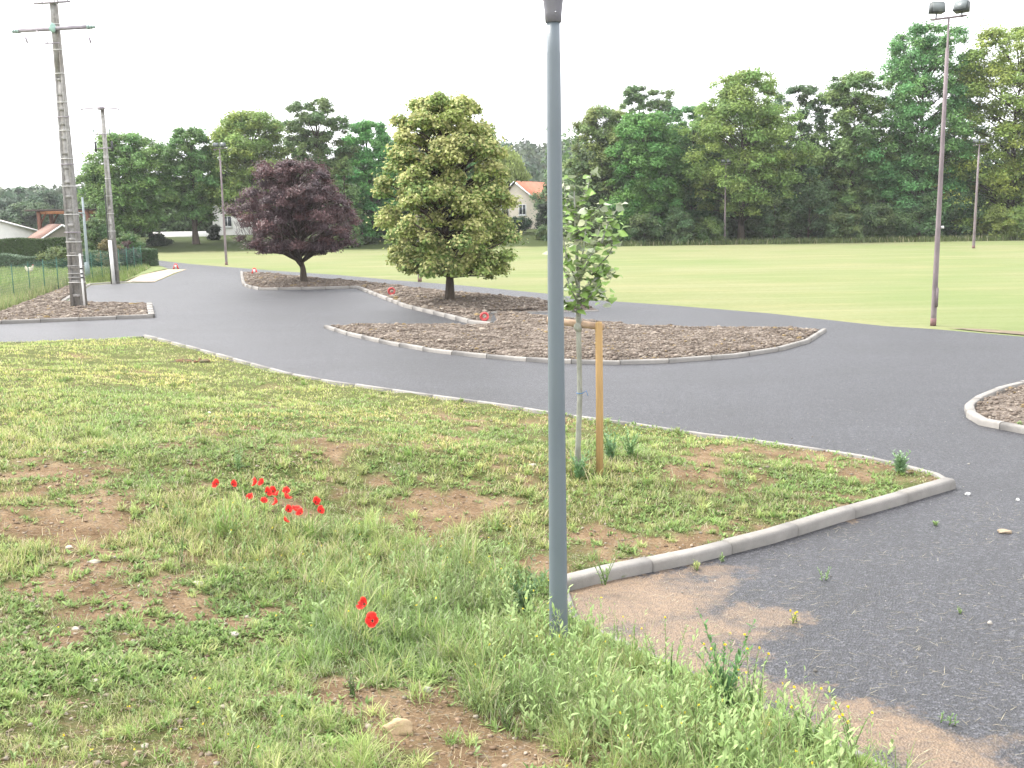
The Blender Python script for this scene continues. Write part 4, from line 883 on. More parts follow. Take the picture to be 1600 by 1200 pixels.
# ------------------------------------------------------------------ concrete poles
M_conc = None
def conc_mat():
    n = N('weathered_concrete'); a = n.noise(1.6, 5, .65, stretch=(1.5, 1.5, .5)); b = n.noise(9, 5, .7)
    c = n.ramp(a, [(.32, (.17, .155, .135)), (.52, (.3, .29, .275)), (.7, (.42, .41, .4))]); c = n.mix(1.0, c, n.ramp(b, [(.3, .7), (.7, 1.2)]), 'MULTIPLY')
    n.base(c); n.rough(.92); n.bump(n.noise(30, 4, .7), .4, .01); return n.m
M_conc = conc_mat()
M_lit_ridge = simple('lit_ridge_pale', (.5, .49, .47), .5, .12, 8); M_steel = simple('galvanised_steel', (.3, .27, .3), .55, .25, 6, metal=.3); M_white = simple('white_conduit', (.72, .71, .69), .5, .08, 5)  # first one: pale tone standing for light caught on the pole ridges
M_glassins = simple('insulator_glass', (.25, .33, .3), .3, .15, 6, spec=.5)
def conc_pole(name, label, u, v, H, wb, wt, ridges, rib, plain_top):
    g = gp(u, v, .1); root = thing(name, label, 'utility pole', (g[0], g[1], .05), math.radians(-12))
    W = lambda z: wb + (wt - wb) * z / H
    mb = MB(); D = lambda z: W(z) * .5
    zs = list(np.arange(0, H - plain_top, rib)); zs.append(H - plain_top)
    def prism(x0, x1, y0, y1, z0, z1, sx=lambda z: 1.0):
        V = []
        for z in (z0, z1):
            w = W(z); d = D(z); V += [[x0 * w, y0 * d, z], [x1 * w, y0 * d, z], [x1 * w, y1 * d, z], [x0 * w, y1 * d, z]]
        mb.add(V, [[0, 3, 2, 1], [4, 5, 6, 7], [0, 1, 5, 4], [1, 2, 6, 5], [2, 3, 7, 6], [3, 0, 4, 7]])
    prism(-.5, -.31, -.5, .5, -.4, H); prism(.31, .5, -.5, .5, -.4, H)           # flanges
    prism(-.308, .308, -.22, .22, -.4, H - plain_top)                              # web
    for z in zs: prism(-.309, .309, -.46, .46, z - .05, z + .05)                    # ribs
    prism(-.309, .309, -.495, .495, H - plain_top, H - .002)
    shaft = mb.build('shaft', M_conc, root)
    for z in ridges:
        mb = MB(); w = W(z) + .03; d = D(z) + .03; mb.box((0, 0, z), (w, d, .03)); mb.build('lit_ridge', M_lit_ridge, root)  # thin pale band: a ridge of the shaft with its light painted in
    return root, W, D, g
def poleZ(u, v, g, base=.05): return float(atY(u, v, g[1])[2] - base)
def big_pole():
    gg = gp(124, 481, .1); H = poleZ(88, 4, gg); zt = [poleZ(90, q, gg) for q in (38, 78)] + [poleZ(97, 115, gg), poleZ(100, 160, gg), poleZ(103, 204, gg), poleZ(107, 248, gg), poleZ(110, 291, gg), poleZ(114, 335, gg), poleZ(117, 378, gg), poleZ(119, 399, gg), poleZ(122, 441, gg)]
    root, W, D, g = conc_pole('utility_pole', 'large ladder-ribbed concrete power pole standing in the left planting bed', 124, 481, H, .5, .225, zt, poleZ(118, 400, gg) - poleZ(118, 422, gg), H - poleZ(97, 118, gg))
    for (v, x0, x1, th, nm) in ((46, 28, 147, .11, 'crossarm'), (5, 57, 121, .05, 'crossarm')):
        z = poleZ(88, v, g); s = g[1] / FPX; a = (x0 - 88) * s; b = (x1 - 88) * s; mb = MB(); mb.box(((a + b) / 2, -D(z) / 2 - .06, z), (b - a - .1, .1, th)); arm = mb.build(nm, M_steel, root)
        for xx in (a, b):
            mb = MB()
            if v == 46:
                for q in range(3): mb.tube([(xx - np.sign(xx) * .02 + np.sign(xx) * .1 * q - .03, -D(z) / 2 - .06, z - .01), (xx - np.sign(xx) * .02 + np.sign(xx) * .1 * q + .03, -D(z) / 2 - .06, z - .01)], .075 - .01 * q, 10)
            else:
                mb.lathe((xx * .82, -D(z) / 2 - .06, z + .02), [(.02, 0), (.02, .12), (.07, .14), (.06, .2), (.075, .22), (.05, .3), (.01, .33)], 10)
            mb.build('insulator', M_glassins, root)
    z5 = poleZ(88, 5, g)
    for xx in (-.35, .1, .22):
        mb = MB(); mb.lathe((xx, -.1, z5), [(.02, -.05), (.02, .14), (.07, .16), (.055, .25), (.01, .3)], 10); mb.build('insulator', M_glassins, root)
    z = poleZ(88, 46, g); z2 = poleZ(88, 69, g); mb = MB(); mb.tube([(-.58, -.2, z - .04), (-.18, -.2, z2)], .018, 6); mb.tube([(-.32, -.2, z2), (.22, -.2, z2)], .022, 6); mb.build('brace', M_steel, root)
    mb = MB(); mb.lump((-.01, -D(z) / 2 - .09, z + .02), (.13, .08, .15), 3, sub=2, rough=.15); mb.build('clamp_plate', simple('aged_copper', (.3, .45, .4), .6, .15), root)
    for u, v in ((42, 62), (148, 66)):
        zz = poleZ(u, v, g); xx = (u - 88) * g[1] / FPX; mb = MB(); mb.tube([(xx, -.2, z - .1), (xx + .03, -.2, zz)], .003, 4); mb.tube([(xx, -.2, zz + .08), (xx + .06, -.2, zz - .1)], [.035, .03], 6); mb.build('wire_clamp', M_steel, root)
    for v in (183, 257, 363):
        zz = poleZ(110, v, g); mb = MB(); mb.tube([(-W(zz) / 2 - .03, -D(zz) / 2 - .03, zz), (W(zz) / 2 + .18, -D(zz) / 2 - .03, zz)], .018, 6); mb.build('step_bolt', M_steel, root)
    for v in (415, 427, 433): 
        zz = poleZ(118, v, g); mb = MB(); mb.box((0, 0, zz), (W(zz) + .04, D(zz) + .04, .012)); mb.build('lit_ridge', M_lit_ridge, root)  # more ridges near the foot, brightness painted in the same way
    z1 = poleZ(129, 396, g); mb = MB(); mb.tube([(W(0) / 2 + .045, -.13, -.2), (W(z1) / 2 + .045, -.12, z1)], .035, 8); cd = mb.build('conduit', M_white, root, smooth=True)
    for v in (419, 427, 433):
        zz = poleZ(131, v, g); mb = MB(); mb.box((W(zz) / 2 + .08, -.16, zz), (.07, .07, .05)); mb.build('junction_box', simple('black_plastic', (.03, .03, .03), .5), root)
big_pole()
def small_pole():
    gg = gp(181, 440, .05); H = poleZ(159, 172, gg)
    root, W, D, g = conc_pole('utility_pole', 'smaller concrete power pole with a white lower pipe beside the bushes', 181, 440, H, .33, .15, [poleZ(160, q, gg) for q in (183, 246, 307, 334, 361, 248, 280)], .7, 4.4)
    s = g[1] / FPX
    mb = MB(); a, b = (125 - 159) * s, (190 - 159) * s; mb.tube([(a, -.12, H - .05), (a + .15, -.12, H + .0), (0, -.12, H + .02), (b - .12, -.12, H - .05), (b, -.12, H - .14)], .035, 6); mb.box((0, -.1, H), (.25, .2, .16)); mb.build('crossarm', M_steel, root)
    for v, x0, x1 in ((210, 148, 174), (232, 149, 177)):
        z = poleZ(162, v, g); a, b = (x0 - 162) * s, (x1 - 162) * s; mb = MB(); mb.tube([(a, -.16, z), (b, -.16, z)], .025, 6); mb.build('crossarm', M_steel, root)
        for xx in (a, b):
            mb = MB(); 
            if v == 210: mb.tube([(xx, -.16, z), (xx, -.16, z + .28)], .012, 6); mb.lathe((xx, -.16, z + .1), [(.02, 0), (.045, .05), (.035, .12), (.01, .16)], 8); mb.build('insulator', M_glassins, root)
            else: mb.box((xx, -.16, z + .08), (.07, .07, .48)); mb.build('fuse', simple('dark_fuse', (.05, .05, .055), .5), root)
    z1 = poleZ(176, 375, g); mb = MB(); mb.tube([(.02, -.2, -.2), (-.02, -.2, z1)], .085, 10); mb.build('conduit', M_white, root, smooth=True)
    mb = MB(); mb.tube([(-.12, -.2, -.1), (-.1, -.17, H * .55)], .025, 6); mb.build('cable', simple('black_cable', (.03, .03, .03), .6), root)
small_pole()
def pipe_mast():
    g = gp(139, 434, .05); root = thing('metal_mast', 'thin pale grey metal mast with a small box, between the two concrete poles', 'mast', (g[0], g[1], .05)); s = g[1] / FPX
    H = poleZ(130, 308, g); M = simple('grey_paint', (.27, .31, .33), .55, .1, 4); mb = MB(); mb.tube([(0, 0, -.2), (0, 0, H * .5), (0, 0, H)], [.09, .07, .045], 10); mb.build('pole', M, root, smooth=True)
    mb = MB(); mb.box((.0, -.14, .42), (.2, .16, .8)); mb.build('box', M, root); z = poleZ(131, 333, g); mb = MB(); mb.tube([(-.28, -.05, z + .02), (.05, -.05, z)], .035, 6); mb.build('bracket', M, root)
pipe_mast()

# ------------------------------------------------------------------ floodlight masts
M_mast = simple('faded_mauve_paint', (.2, .165, .17), .7, .35, 2.2, .3, 20, stretch=(1, 1, .6)); M_flood = simple('floodlight_housing', (.07, .08, .08), .5, .15, 5); M_lens = simple('floodlight_glass', (.16, .18, .18), .3, .05, 3, spec=.4)
def mast(u, v, vt, label, aim, detail=True, r0=.085):
    g = gp(u, v, 0.0); root = thing('floodlight_mast', label, 'floodlight', (g[0], g[1], 0), 0, 'floodlight masts round the playing field'); ut = u + (840 - u) * 0
    H = float(atY(u, vt, g[1])[2]); 
    lean = 0
    mb = MB(); mb.tube([(0, 0, -.3), (0, 0, .3), (0, 0, H * .5), (0, 0, H - .75), (0, 0, H - .74), (0, 0, H)], [r0, r0, r0 * .8, r0 * .62, r0 * .35, r0 * .35], 12); mb.build('pole', M_mast, root, smooth=True)
    mb = MB(); mb.tube([(0, 0, .0), (0, 0, .2)], r0 + .004, 12, (.19, .11, .11)); mb.build('foot', M_vcol, root, smooth=True)
    c, s = math.cos(.2), math.sin(.2)
    mb = MB(); mb.tube([(-.42 * c, .42 * s, H - .05), (.42 * c, -.42 * s, H + .02)], .028, 6); mb.build('crossbar', M_mast, root)
    for k, (dx, rz, tilt) in enumerate(aim):
        mb = MB(); R = Matrix.Rotation(rz, 3, 'Z') @ Matrix.Rotation(tilt, 3, 'X'); p = np.array([dx * c, -dx * s, H + .24])
        mb.box(p, (.36, .2, .26), taper=.82, R=np.array(R)); mb.tube([(dx, -dx * s, H - .02), p - np.array([0, 0, .1])], .02, 5); fl = mb.build('floodlight', M_flood, root)
        mb = MB(); q = p + np.array(R @ Vector((0, -.105, -.01))); mb.box(q, (.33, .012, .22), R=np.array(R)); mb.build('lens', M_lens, fl)
    if detail:
        for v2 in (60, 355): z = float(atY(u + 10, v2, g[1])[2]); mb = MB(); mb.tube([(r0 * .8, -.03, z), (r0 * .8 + .07, -.03, z)], .035, 8); mb.build('bracket', M_white, root)
        mb = MB(); mb.box((.03, -r0 - .01, .75), (.06, .03, .5)); mb.build('hatch', M_mast, root)
    return root
mast(1458, 509, 27, 'tall mauve floodlight mast at the right with two lamps on top, nearest the road', ((-.3, .15, -.15), (.3, -.9, -.35)), r0=.072)
mast(1521, 388, 226, 'distant floodlight mast against the wood at the far right', ((-.25, .3, -.1), (.25, -.3, -.1)), False, r0=.1)
mast(1132, 381, 256, 'distant floodlight mast in front of the bright ash', ((-.25, .3, -.1), (.25, -.3, -.1)), False, r0=.09)
mast(354, 414, 232, 'floodlight mast left of the purple tree', ((-.25, .3, -.1), (.25, -.3, -.1)), False, r0=.085)
mast(656, 440, 240, 'floodlight mast whose lower pole shows under the lime tree', ((-.25, .3, -.1), (.25, -.3, -.1)), False, r0=.09)

# ------------------------------------------------------------------ buildings
def roof_mat(name, c, sc=2.4):
    n = N(name); w = n.t.nodes.new('ShaderNodeTexWave'); w.bands_direction = 'X'; w.inputs['Scale'].default_value = sc; w.inputs['Distortion'].default_value = .4; n.lk(n.co, w.inputs[0])
    a = n.ramp(n.noise(3, 5, .7), [(.3, tuple(k * .65 for k in c)), (.7, tuple(min(1, k * 1.35) for k in c))]); n.base(n.mix(1.0, a, n.ramp(w.outputs[0], [(0, .7), (.5, 1.1)]), 'MULTIPLY')); n.rough(.85); n.bump(w.outputs[0], .6, .05); return n.m
M_roof = roof_mat('clay_tiles', (.36, .13, .075)); M_roof2 = roof_mat('dull_clay_tiles', (.22, .13, .1)); M_wall = simple('cream_render', (.72, .64, .54), .9, .06, 2); M_wallw = simple('white_render', (.82, .8, .77), .9, .05, 2)
M_frame = simple('white_frame', (.7, .7, .7), .5, .05); gl = N('window_glass'); gl.base((.04, .05, .06)); gl.rough(.08); gl.b.inputs['Specular IOR Level'].default_value = .6; M_glass = gl.m
def house(name, label, loc, rz, w, d, hw, hr, wins, roofm, wallm, over=.35, chim=True, group=None):
    """gable faces local -Y; w across the gable, d deep, hw eaves, hr ridge above eaves"""
    root = thing(name, label, 'house', loc, rz, group); mb = MB()
    V = [[-w / 2, 0, -1], [w / 2, 0, -1], [w / 2, 0, hw], [0, 0, hw + hr], [-w / 2, 0, hw], [-w / 2, d, -1], [w / 2, d, -1], [w / 2, d, hw], [0, d, hw + hr], [-w / 2, d, hw]]
    mb.add(V, [[0, 4, 9, 5], [1, 6, 7, 2]]); mb.F.append(np.array([[0, 1, 2, 3, 4]])); mb.F.append(np.array([[5, 9, 8, 7, 6]])); mb.build('wall', wallm, root)
    mb = MB(); sl = hr / (w / 2); t = .16; ex = w / 2 + over
    for s in (-1, 1):
        zo = hw - sl * over
        V = [[0, -over, hw + hr + .02], [s * ex, -over, zo + .02], [s * ex, d + over, zo + .02], [0, d + over, hw + hr + .02]]; V += [[a, b, c + t] for a, b, c in V]
        F = [[0, 1, 2, 3], [7, 6, 5, 4], [0, 4, 5, 1], [1, 5, 6, 2], [2, 6, 7, 3], [3, 7, 4, 0]]; mb.add(V, F if s < 0 else [f[::-1] for f in F])
    rf = mb.build('roof', roofm, root)
    mb = MB()
    for s in (-1, 1): mb.tube([(0, -over - .03, hw + hr + .06), (s * ex, -over - .03, hw - sl * over + .06)], .09, 4)
    mb.build('bargeboard', M_frame, rf)
    if chim: mb = MB(); mb.box((w * .18, d * .6, hw + hr), (.6, .6, 1.6)); mb.build('chimney', M_roof2, rf)
    for (x, z, ww, hh) in wins:
        mb = MB(); fr = .09
        for s in (-1, 1): mb.box((x + s * (ww / 2), -.03, z), (fr, .1, hh + fr)); mb.box((x, -.03, z + s * (hh / 2)), (ww - fr, .1, fr))
        mb.box((x, -.025, z), (fr * .7, .08, hh - fr)); wf = mb.build('window', M_frame, root)
        mb = MB(); mb.box((x, -.012, z), (ww - fr, .02, hh - fr)); mb.build('pane', M_glass, wf)
        mb = MB(); mb.box((x, -.08, z - hh / 2 - .09), (ww + .25, .2, .08)); mb.build('sill', M_frame, wf)
    return root
def hz(u, v, Y): p = atY(u, v, Y); return p
p = hz(806, 335, 128); house('house', 'cream gabled house with an orange tiled roof beside the willow', (p[0], 128, .6), math.radians(-24), 6.4, 9, 3.5, 2.5, [(.9, 2.7, .9, 1.2), (-1.4, 2.7, .9, 1.2)], M_roof, M_wall, chim=False)
p = hz(372, 335, 118); house('house', 'white-walled house with an orange roof glimpsed behind the purple tree', (p[0], 118, 1.0), math.radians(14), 5.6, 8, 2.9, 1.6, [(-1.2, 1.5, .9, 1.1)], M_roof, M_wallw)
p = hz(-34, 370, 108); house('house', 'white house with a low reddish roof at the left edge above the hedge', (p[0] + 1.0, 108, 0), math.radians(32), 10.0, 9, 1.75, 1.6, [], roof_mat('brown_tiles', (.3, .14, .09)), M_wallw, over=.3, chim=False)
p = hz(98, 372, 100); house('shed', 'small shed with streaky brown tiles and white roof edges behind the hedge', (p[0], 100, 0), math.radians(38), 3.6, 4.6, 1.3, 1.15, [], M_roof2, simple('grey_render', (.3, .27, .23), .9, .1), over=.2, chim=False)
def pergola():
    Y = 104; p = atY(52, 360, Y); q = atY(118, 360, Y); z = float(atY(60, 329, Y)[2]); root = thing('timber_shelter', 'brown timber shelter frame with a flat roof above the hedge, left of the big pole', 'shelter', (p[0], Y, 0)); L = q[0] - p[0] + 2.2
    W = simple('stained_timber', (.16, .075, .05), .8, .25, 5); mb = MB(); mb.box((L / 2 - .3, 1.5, z + .02), (L + .6, 3.4, .16)); mb.build('roof', simple('dark_roof_edge', (.07, .05, .045), .8), root)
    for x in (.65, L - .9):
        for y in (.1, 2.9): mb = MB(); mb.box((x, y, z / 2 - .3), (.32, .32, z + .4)); mb.tube([(x + (.1 if x < 2 else -.1), y, z - 1.3), (x + (.75 if x < 2 else -.75), y, z - .2)], .1, 4); mb.build('post', W, root)
    mb = MB(); mb.box((L / 2 + .3, .1, z - .22), (L - .9, .14, .3)); mb.build('beam', simple('orange_timber', (.38, .17, .08), .8, .2, 5), root)
pergola()
p = gp(256, 383, 0); mb = MB(); a = atY(240, 370, 112); b = atY(340, 370, 112); mb.box(((a[0] + b[0]) / 2, 112, 1.0), (b[0] - a[0], .25, 1.1)); o = mb.build('garden_wall', M_wallw); tag(o, 'low white garden wall glimpsed between the tree trunks', 'wall')

# ------------------------------------------------------------------ hedges, bushes, fence on the left
def hedge(name, label, x0, x1, y, d, h, col, seed, n=9000, leaf=.09, rz=0.0, wav=.05, cat='hedge', group=None):
    r = np.random.default_rng(seed); L = x1 - x0; root = thing(name, label, cat, ((x0 + x1) / 2, y, 0), rz, group)
    mb = MB(); mb.box((0, 0, h * .45 - .1), (L - .25, d - .3, h * .9)); mb.build('branches', M_bark, root)
    face = r.choice(5, n, p=np.array([L * h, L * h * .3, L * d, d * h, d * h]) / (1.3 * L * h + L * d + 2 * d * h)); u = r.uniform(-.5, .5, n); w = r.uniform(-.5, .5, n); P = np.zeros((n, 3)); Nn = np.zeros((n, 3))
    dd = r.uniform(-.12, .03, n)
    for f in range(5):
        m = face == f
        if f < 2: s = -1 if f == 0 else 1; P[m] = np.stack([u[m] * L, s * (d / 2 + dd[m]), (w[m] + .5) * h], 1); Nn[m] = [0, s, .4]
        elif f == 2: P[m] = np.stack([u[m] * L, w[m] * d, h + dd[m] * .8], 1); Nn[m] = [0, 0, 1]
        else: s = 1 if f == 3 else -1; P[m] = np.stack([s * (L / 2 + dd[m]), u[m] * d, (w[m] + .5) * h], 1); Nn[m] = [s, 0, .4]
    P[:, 2] += wav * np.sin(P[:, 0] * 1.7 + seed) * (P[:, 2] / h); P[:, 1] += .08 * np.sin(P[:, 0] * 2.3 + P[:, 2] * 2)
    Nn = Nn + r.normal(size=(n, 3)) * .45; Nn /= np.linalg.norm(Nn, axis=1, keepdims=True)
    C = np.array(col) * r.uniform(.6, 1.4, (n, 1)); mb = MB(); mb.leaves(P, Nn, leaf * r.uniform(.6, 1.4, n), leaf * .6, C); mb.build('foliage', M_leaf, root); return root
a = atY(-60, 400, 82); b = atY(107, 400, 82); hedge('hedge', 'long dark green clipped hedge in front of the white house', a[0], b[0], 82, 1.4, float(atY(50, 373, 82)[2]), (.05, .085, .025), 1, 26000, .15)
a = atY(200, 400, 66); b = atY(236, 400, 66); hedge('hedge', 'short clipped hedge ending at the road, right of the smaller pole', a[0], b[0], 66.7, 1.3, float(atY(215, 390.5, 66)[2]), (.06, .11, .045), 2, 7000, .09)
a = atY(-60, 400, 68); b = atY(104, 400, 68); hedge('plant_row', 'grey-green row of low leafy plants behind the wire fence', a[0], b[0], 68, 1.3, float(atY(50, 399, 68)[2]), (.1, .15, .09), 3, 12000, .13, wav=.12, cat='plants')
def bpx(u0, u1, vt, Y, c, lab, seed, leaf=.11, group='garden bushes between the two concrete poles', airy=.1):
    k = tree_px(u0, u1, vt, 415, Y, 0.0); make_tree('bush', lab, k['base'], k['H'], k['W'], [(.02, .85), (.35, 1.0), (.7, .85), (1, .35)], seed, c, .05, 60, .32, 150, leaf, inner=.2, squash=1.0, bstep=3, group=group, D=max(1.2, k['W']), cat='bush', airy=airy)
bpx(128, 178, 342, 72, (.09, .15, .055), 'light green loose bush to the right of the big concrete pole', 601, .15)
bpx(70, 118, 388, 66, (.13, .17, .06), 'yellow-green low bush left of the big concrete pole', 602)
bpx(128, 168, 392, 66, (.06, .11, .05), 'dark green bush at the foot of the metal mast', 603)
bpx(155, 190, 374, 64, (.16, .14, .06), 'bush with orange-tinged leaves just behind the smaller pole', 604)
bpx(178, 222, 364, 70, (.09, .16, .055), 'bright green rounded bush behind the reddish bush', 605)
bpx(190, 214, 377, 64.5, (.075, .05, .045), 'reddish-brown clipped bush beside the short hedge', 606)
def fence():
    a = np.array(gp(-70, 497)); b = np.array(gp(222, 421)); L = np.linalg.norm(b - a); root = thing('wire_fence', 'green wire mesh fence with thin posts along the garden', 'fence', (a[0], a[1], 0), math.atan2(b[1] - a[1], b[0] - a[0])); M = simple('fence_green', (.035, .12, .085), .5, .15, 5)
    n = int(L / 2.0)
    for i in range(n + 1): mb = MB(); mb.tube([(i * L / n, 0, -.1), (i * L / n, 0, 1.45)], .019, 6); mb.box((i * L / n, 0, 1.46), (.06, .06, .02)); mb.build('post', M, root)
    mb = MB()
    for z in np.arange(.08, 1.4, .1): mb.box((L / 2, .03, z), (L, .004, .006))
    for x in np.arange(0, L, .1): mb.box((x, .034, .7), (.005, .004, 1.36))
    mb.build('wire_mesh', M, root); return a, b
FA, FB = fence()
def tall_grass(name, poly, n, h, w, col, label, seed, lean=.35):
    r = np.random.default_rng(seed); xs = [q[0] for q in poly]; ys = [q[1] for q in poly]; x = r.uniform(min(xs), max(xs), n * 4); y = r.uniform(min(ys), max(ys), n * 4); ok = inside(x, y, poly); x = x[ok][:n]; y = y[ok][:n]; n = len(x)
    z = hill_h(x, y); C = colmix(r, n, np.full(n, 1.0), .05, *col) * (.7 + .6 * fbm(x, y, seed, 3))[:, None]; mb = MB()
    mb.blades(np.stack([x, y, z], 1), h * r.uniform(.4, 1.3, n), w * r.uniform(.6, 1.5, n), r.uniform(0, 6.28, n), r.uniform(0, lean, n), r.uniform(.1, 1, n), C, 2); tag(mb.build(name, M_grass), label, 'grass', kind='stuff')
tall_grass('long_grass', [gp(-60, 503), gp(0, 491), gp(60, 466), gp(112, 447), gp(112, 436), gp(0, 462), gp(-60, 476)], 9000, .45, .02, ((.18, .26, .09), (.3, .3, .15)), 'long grass growing through the foot of the wire fence', 71)
tall_grass('long_grass', [gp(-80, 476), gp(112, 436), gp(200, 420), gp(120, 414), gp(-80, 420)], 14000, .2, .035, ((.2, .28, .09), (.27, .31, .13)), 'rough garden grass behind the wire fence', 72)
tall_grass('long_grass', [gp(135, 444), gp(195, 440), gp(236, 420), gp(205, 415), gp(135, 428)], 6000, .3, .03, ((.14, .21, .06), (.2, .23, .09)), 'rough verge grass round the smaller pole', 73)
tall_grass('long_grass', [(4, 90.5), (70, 88), (70, 92.5), (4, 93)], 12000, .5, .06, ((.1, .14, .05), (.15, .18, .07)), 'strip of unmown pale grass along the foot of the wood', 74)

# ------------------------------------------------------------------ red markers, hen, stones
M_redp = simple('red_plastic', (.55, .09, .09), .6, .12, 8)
def coil(u, v, z, lab, r=.14, flat=True):
    g = gp(u, v, z); root = thing('duct_coil', lab, 'duct coil', (g[0], g[1], z - .02), 0, 'red duct ends sticking out of the beds'); mb = MB()
    for q in range(3):
        a = np.linspace(0, 6.28, 22); R = r * (1 - .1 * q); mb.tube(np.stack([R * np.cos(a), np.full(22, .05 * q - .05) + .02 * np.sin(a * 2), r + R * np.sin(a)], 1), .028, 8)
    mb.build('loops', M_redp, root, smooth=True); mb = MB(); mb.tube([(-.02, 0, -.15), (0, 0, .03), (r * .5, .02, r * .4)], .03, 8); mb.build('stub', M_redp, root, smooth=True)
coil(757, 499, .14, 'coiled red plastic duct poking out near the end of the long white kerb', .105)
coil(612, 459, .16, 'coiled red plastic duct in the long bed between the purple tree and the lime tree', .12)
def marker(u, v, lab, H, z=.1):
    g = gp(u, v, z); root = thing('marker_stub', lab, 'marker', (g[0], g[1], z), 0, 'red and white marker stubs by the road'); C2 = [(.62, .07, .06), (.75, .7, .68)]
    mb = MB()
    for s in (-1, 1): mb.tube([(s * .16, 0, -.05), (s * .02, 0, H)], .05, 8, C2[0])
    mb.build('legs', M_vcol, root, smooth=True); mb = MB(); mb.box((0, -.06, H * .55), (.12, .02, H * .5), C=C2[1]); mb.build('reflector', M_vcol, root)
marker(398, 429, 'small red and white marker stub at the tip of the purple tree bed', .34)
marker(275, 420, 'small red marker stub at the end of the pale sandy driveway', .3, .02)
def hen():
    g = gp(47, 429); root = thing('hen', 'small cream-white hen standing in the grass behind the wire fence', 'hen', (g[0], g[1], .02)); c = (.6, .55, .45)
    mb = MB(); mb.lump((0, 0, .26), (.19, .12, .14), 2, c, 2, .08); mb.lump((.17, 0, .38), (.06, .055, .1), 3, c, 2, .05); mb.lump((.21, 0, .47), (.05, .04, .045), 4, c, 1, .05); mb.lump((-.2, 0, .36), (.07, .04, .12), 5, c, 1, .1); mb.build('body', M_vcol, root, smooth=True)
    mb = MB(); mb.lump((.21, 0, .525), (.035, .01, .025), 6, (.5, .05, .03), 1); mb.build('comb', M_vcol, root)
    for s in (-1, 1): mb = MB(); mb.tube([(0, s * .05, .15), (.01, s * .05, 0)], .012, 5, (.5, .35, .1)); mb.build('leg', M_vcol, root)
hen()
STONES = [(622, 1146, .085, .05, .06, (.42, .31, .19), 'large sandy-coloured flat stone on bare soil near the bottom edge'), (667, 1082, .03, .025, .025, (.36, .34, .3), 'small grey stone above the large sandy stone'),
          (366, 993, .038, .02, .02, (.55, .5, .44), 'flat whitish stone in the bare patch left of the lone poppies'), (108, 857, .028, .02, .02, (.55, .48, .38), 'pale stone in the bare patch at the far left'),
          (147, 880, .05, .03, .02, (.36, .33, .27), 'pale crumbly lump of lime beside the left bare patch'), (310, 914, .05, .03, .025, (.5, .47, .38), 'whitish crumbly lump left of the tall weeds'),
          (118, 985, .03, .02, .015, (.45, .4, .33), 'small pale stone on the soil at the lower left'), (832, 728, .045, .03, .02, (.42, .38, .33), 'flat pale stone in the grass just left of the lamp post'),
          (327, 646, .03, .03, .02, (.6, .56, .48), 'pale stone in the upper lawn'), (148, 1068, .03, .02, .015, (.4, .36, .3), 'grey-brown stone in the lower left grass'), (775, 881, .025, .02, .02, (.5, .46, .4), 'little whitish stone left of the lamp post foot')]
for i, (u, v, a, b, c, col, lab) in enumerate(STONES):
    x, y, z = hit(u, v); mb = MB(); mb.lump((0, 0, c * .25), (a, b, c), 40 + i, col, 2, .22); o = mb.build('stone', M_stone, smooth=i > 0); o.location = (x, y, z); tag(o, lab, 'stone', 'pale stones on the bank')
for i, (u, v, a, b, col, lab) in enumerate([(1570, 834, .07, .05, (.3, .24, .17), 'flat tan stone lying on the asphalt near the right edge'), (1322, 808, .025, .02, (.6, .58, .55), 'small white stone on the asphalt under the near kerb'), (1512, 775, .03, .02, (.6, .6, .58), 'white chip on the asphalt just beyond the kerb corner'), (1590, 784, .02, .015, (.6, .6, .58), 'tiny white chip on the asphalt at the right edge')]):
    x, y = gp(u, v); mb = MB(); mb.lump((0, 0, .01), (a, b, .02), 70 + i, col, 2, .2); o = mb.build('stone', M_stone, smooth=True); o.location = (x, y, .012); tag(o, lab, 'stone', 'stones on the asphalt')
x, y, z = hit(298, 566); mb = MB(); r_ = random.Random(4)
for i in range(26): mb.lump((r_.uniform(-.35, .35), r_.uniform(-.14, .14), .02), (r_.uniform(.04, .09), r_.uniform(.04, .08), r_.uniform(.02, .05)), i, (.17 * r_.uniform(.6, 1.2), .11, .06), 1)
o = mb.build('soil_heap', M_clod); o.location = (x, y, z); tag(o, 'small brown heap of dug soil on the upper lawn', 'soil heap')

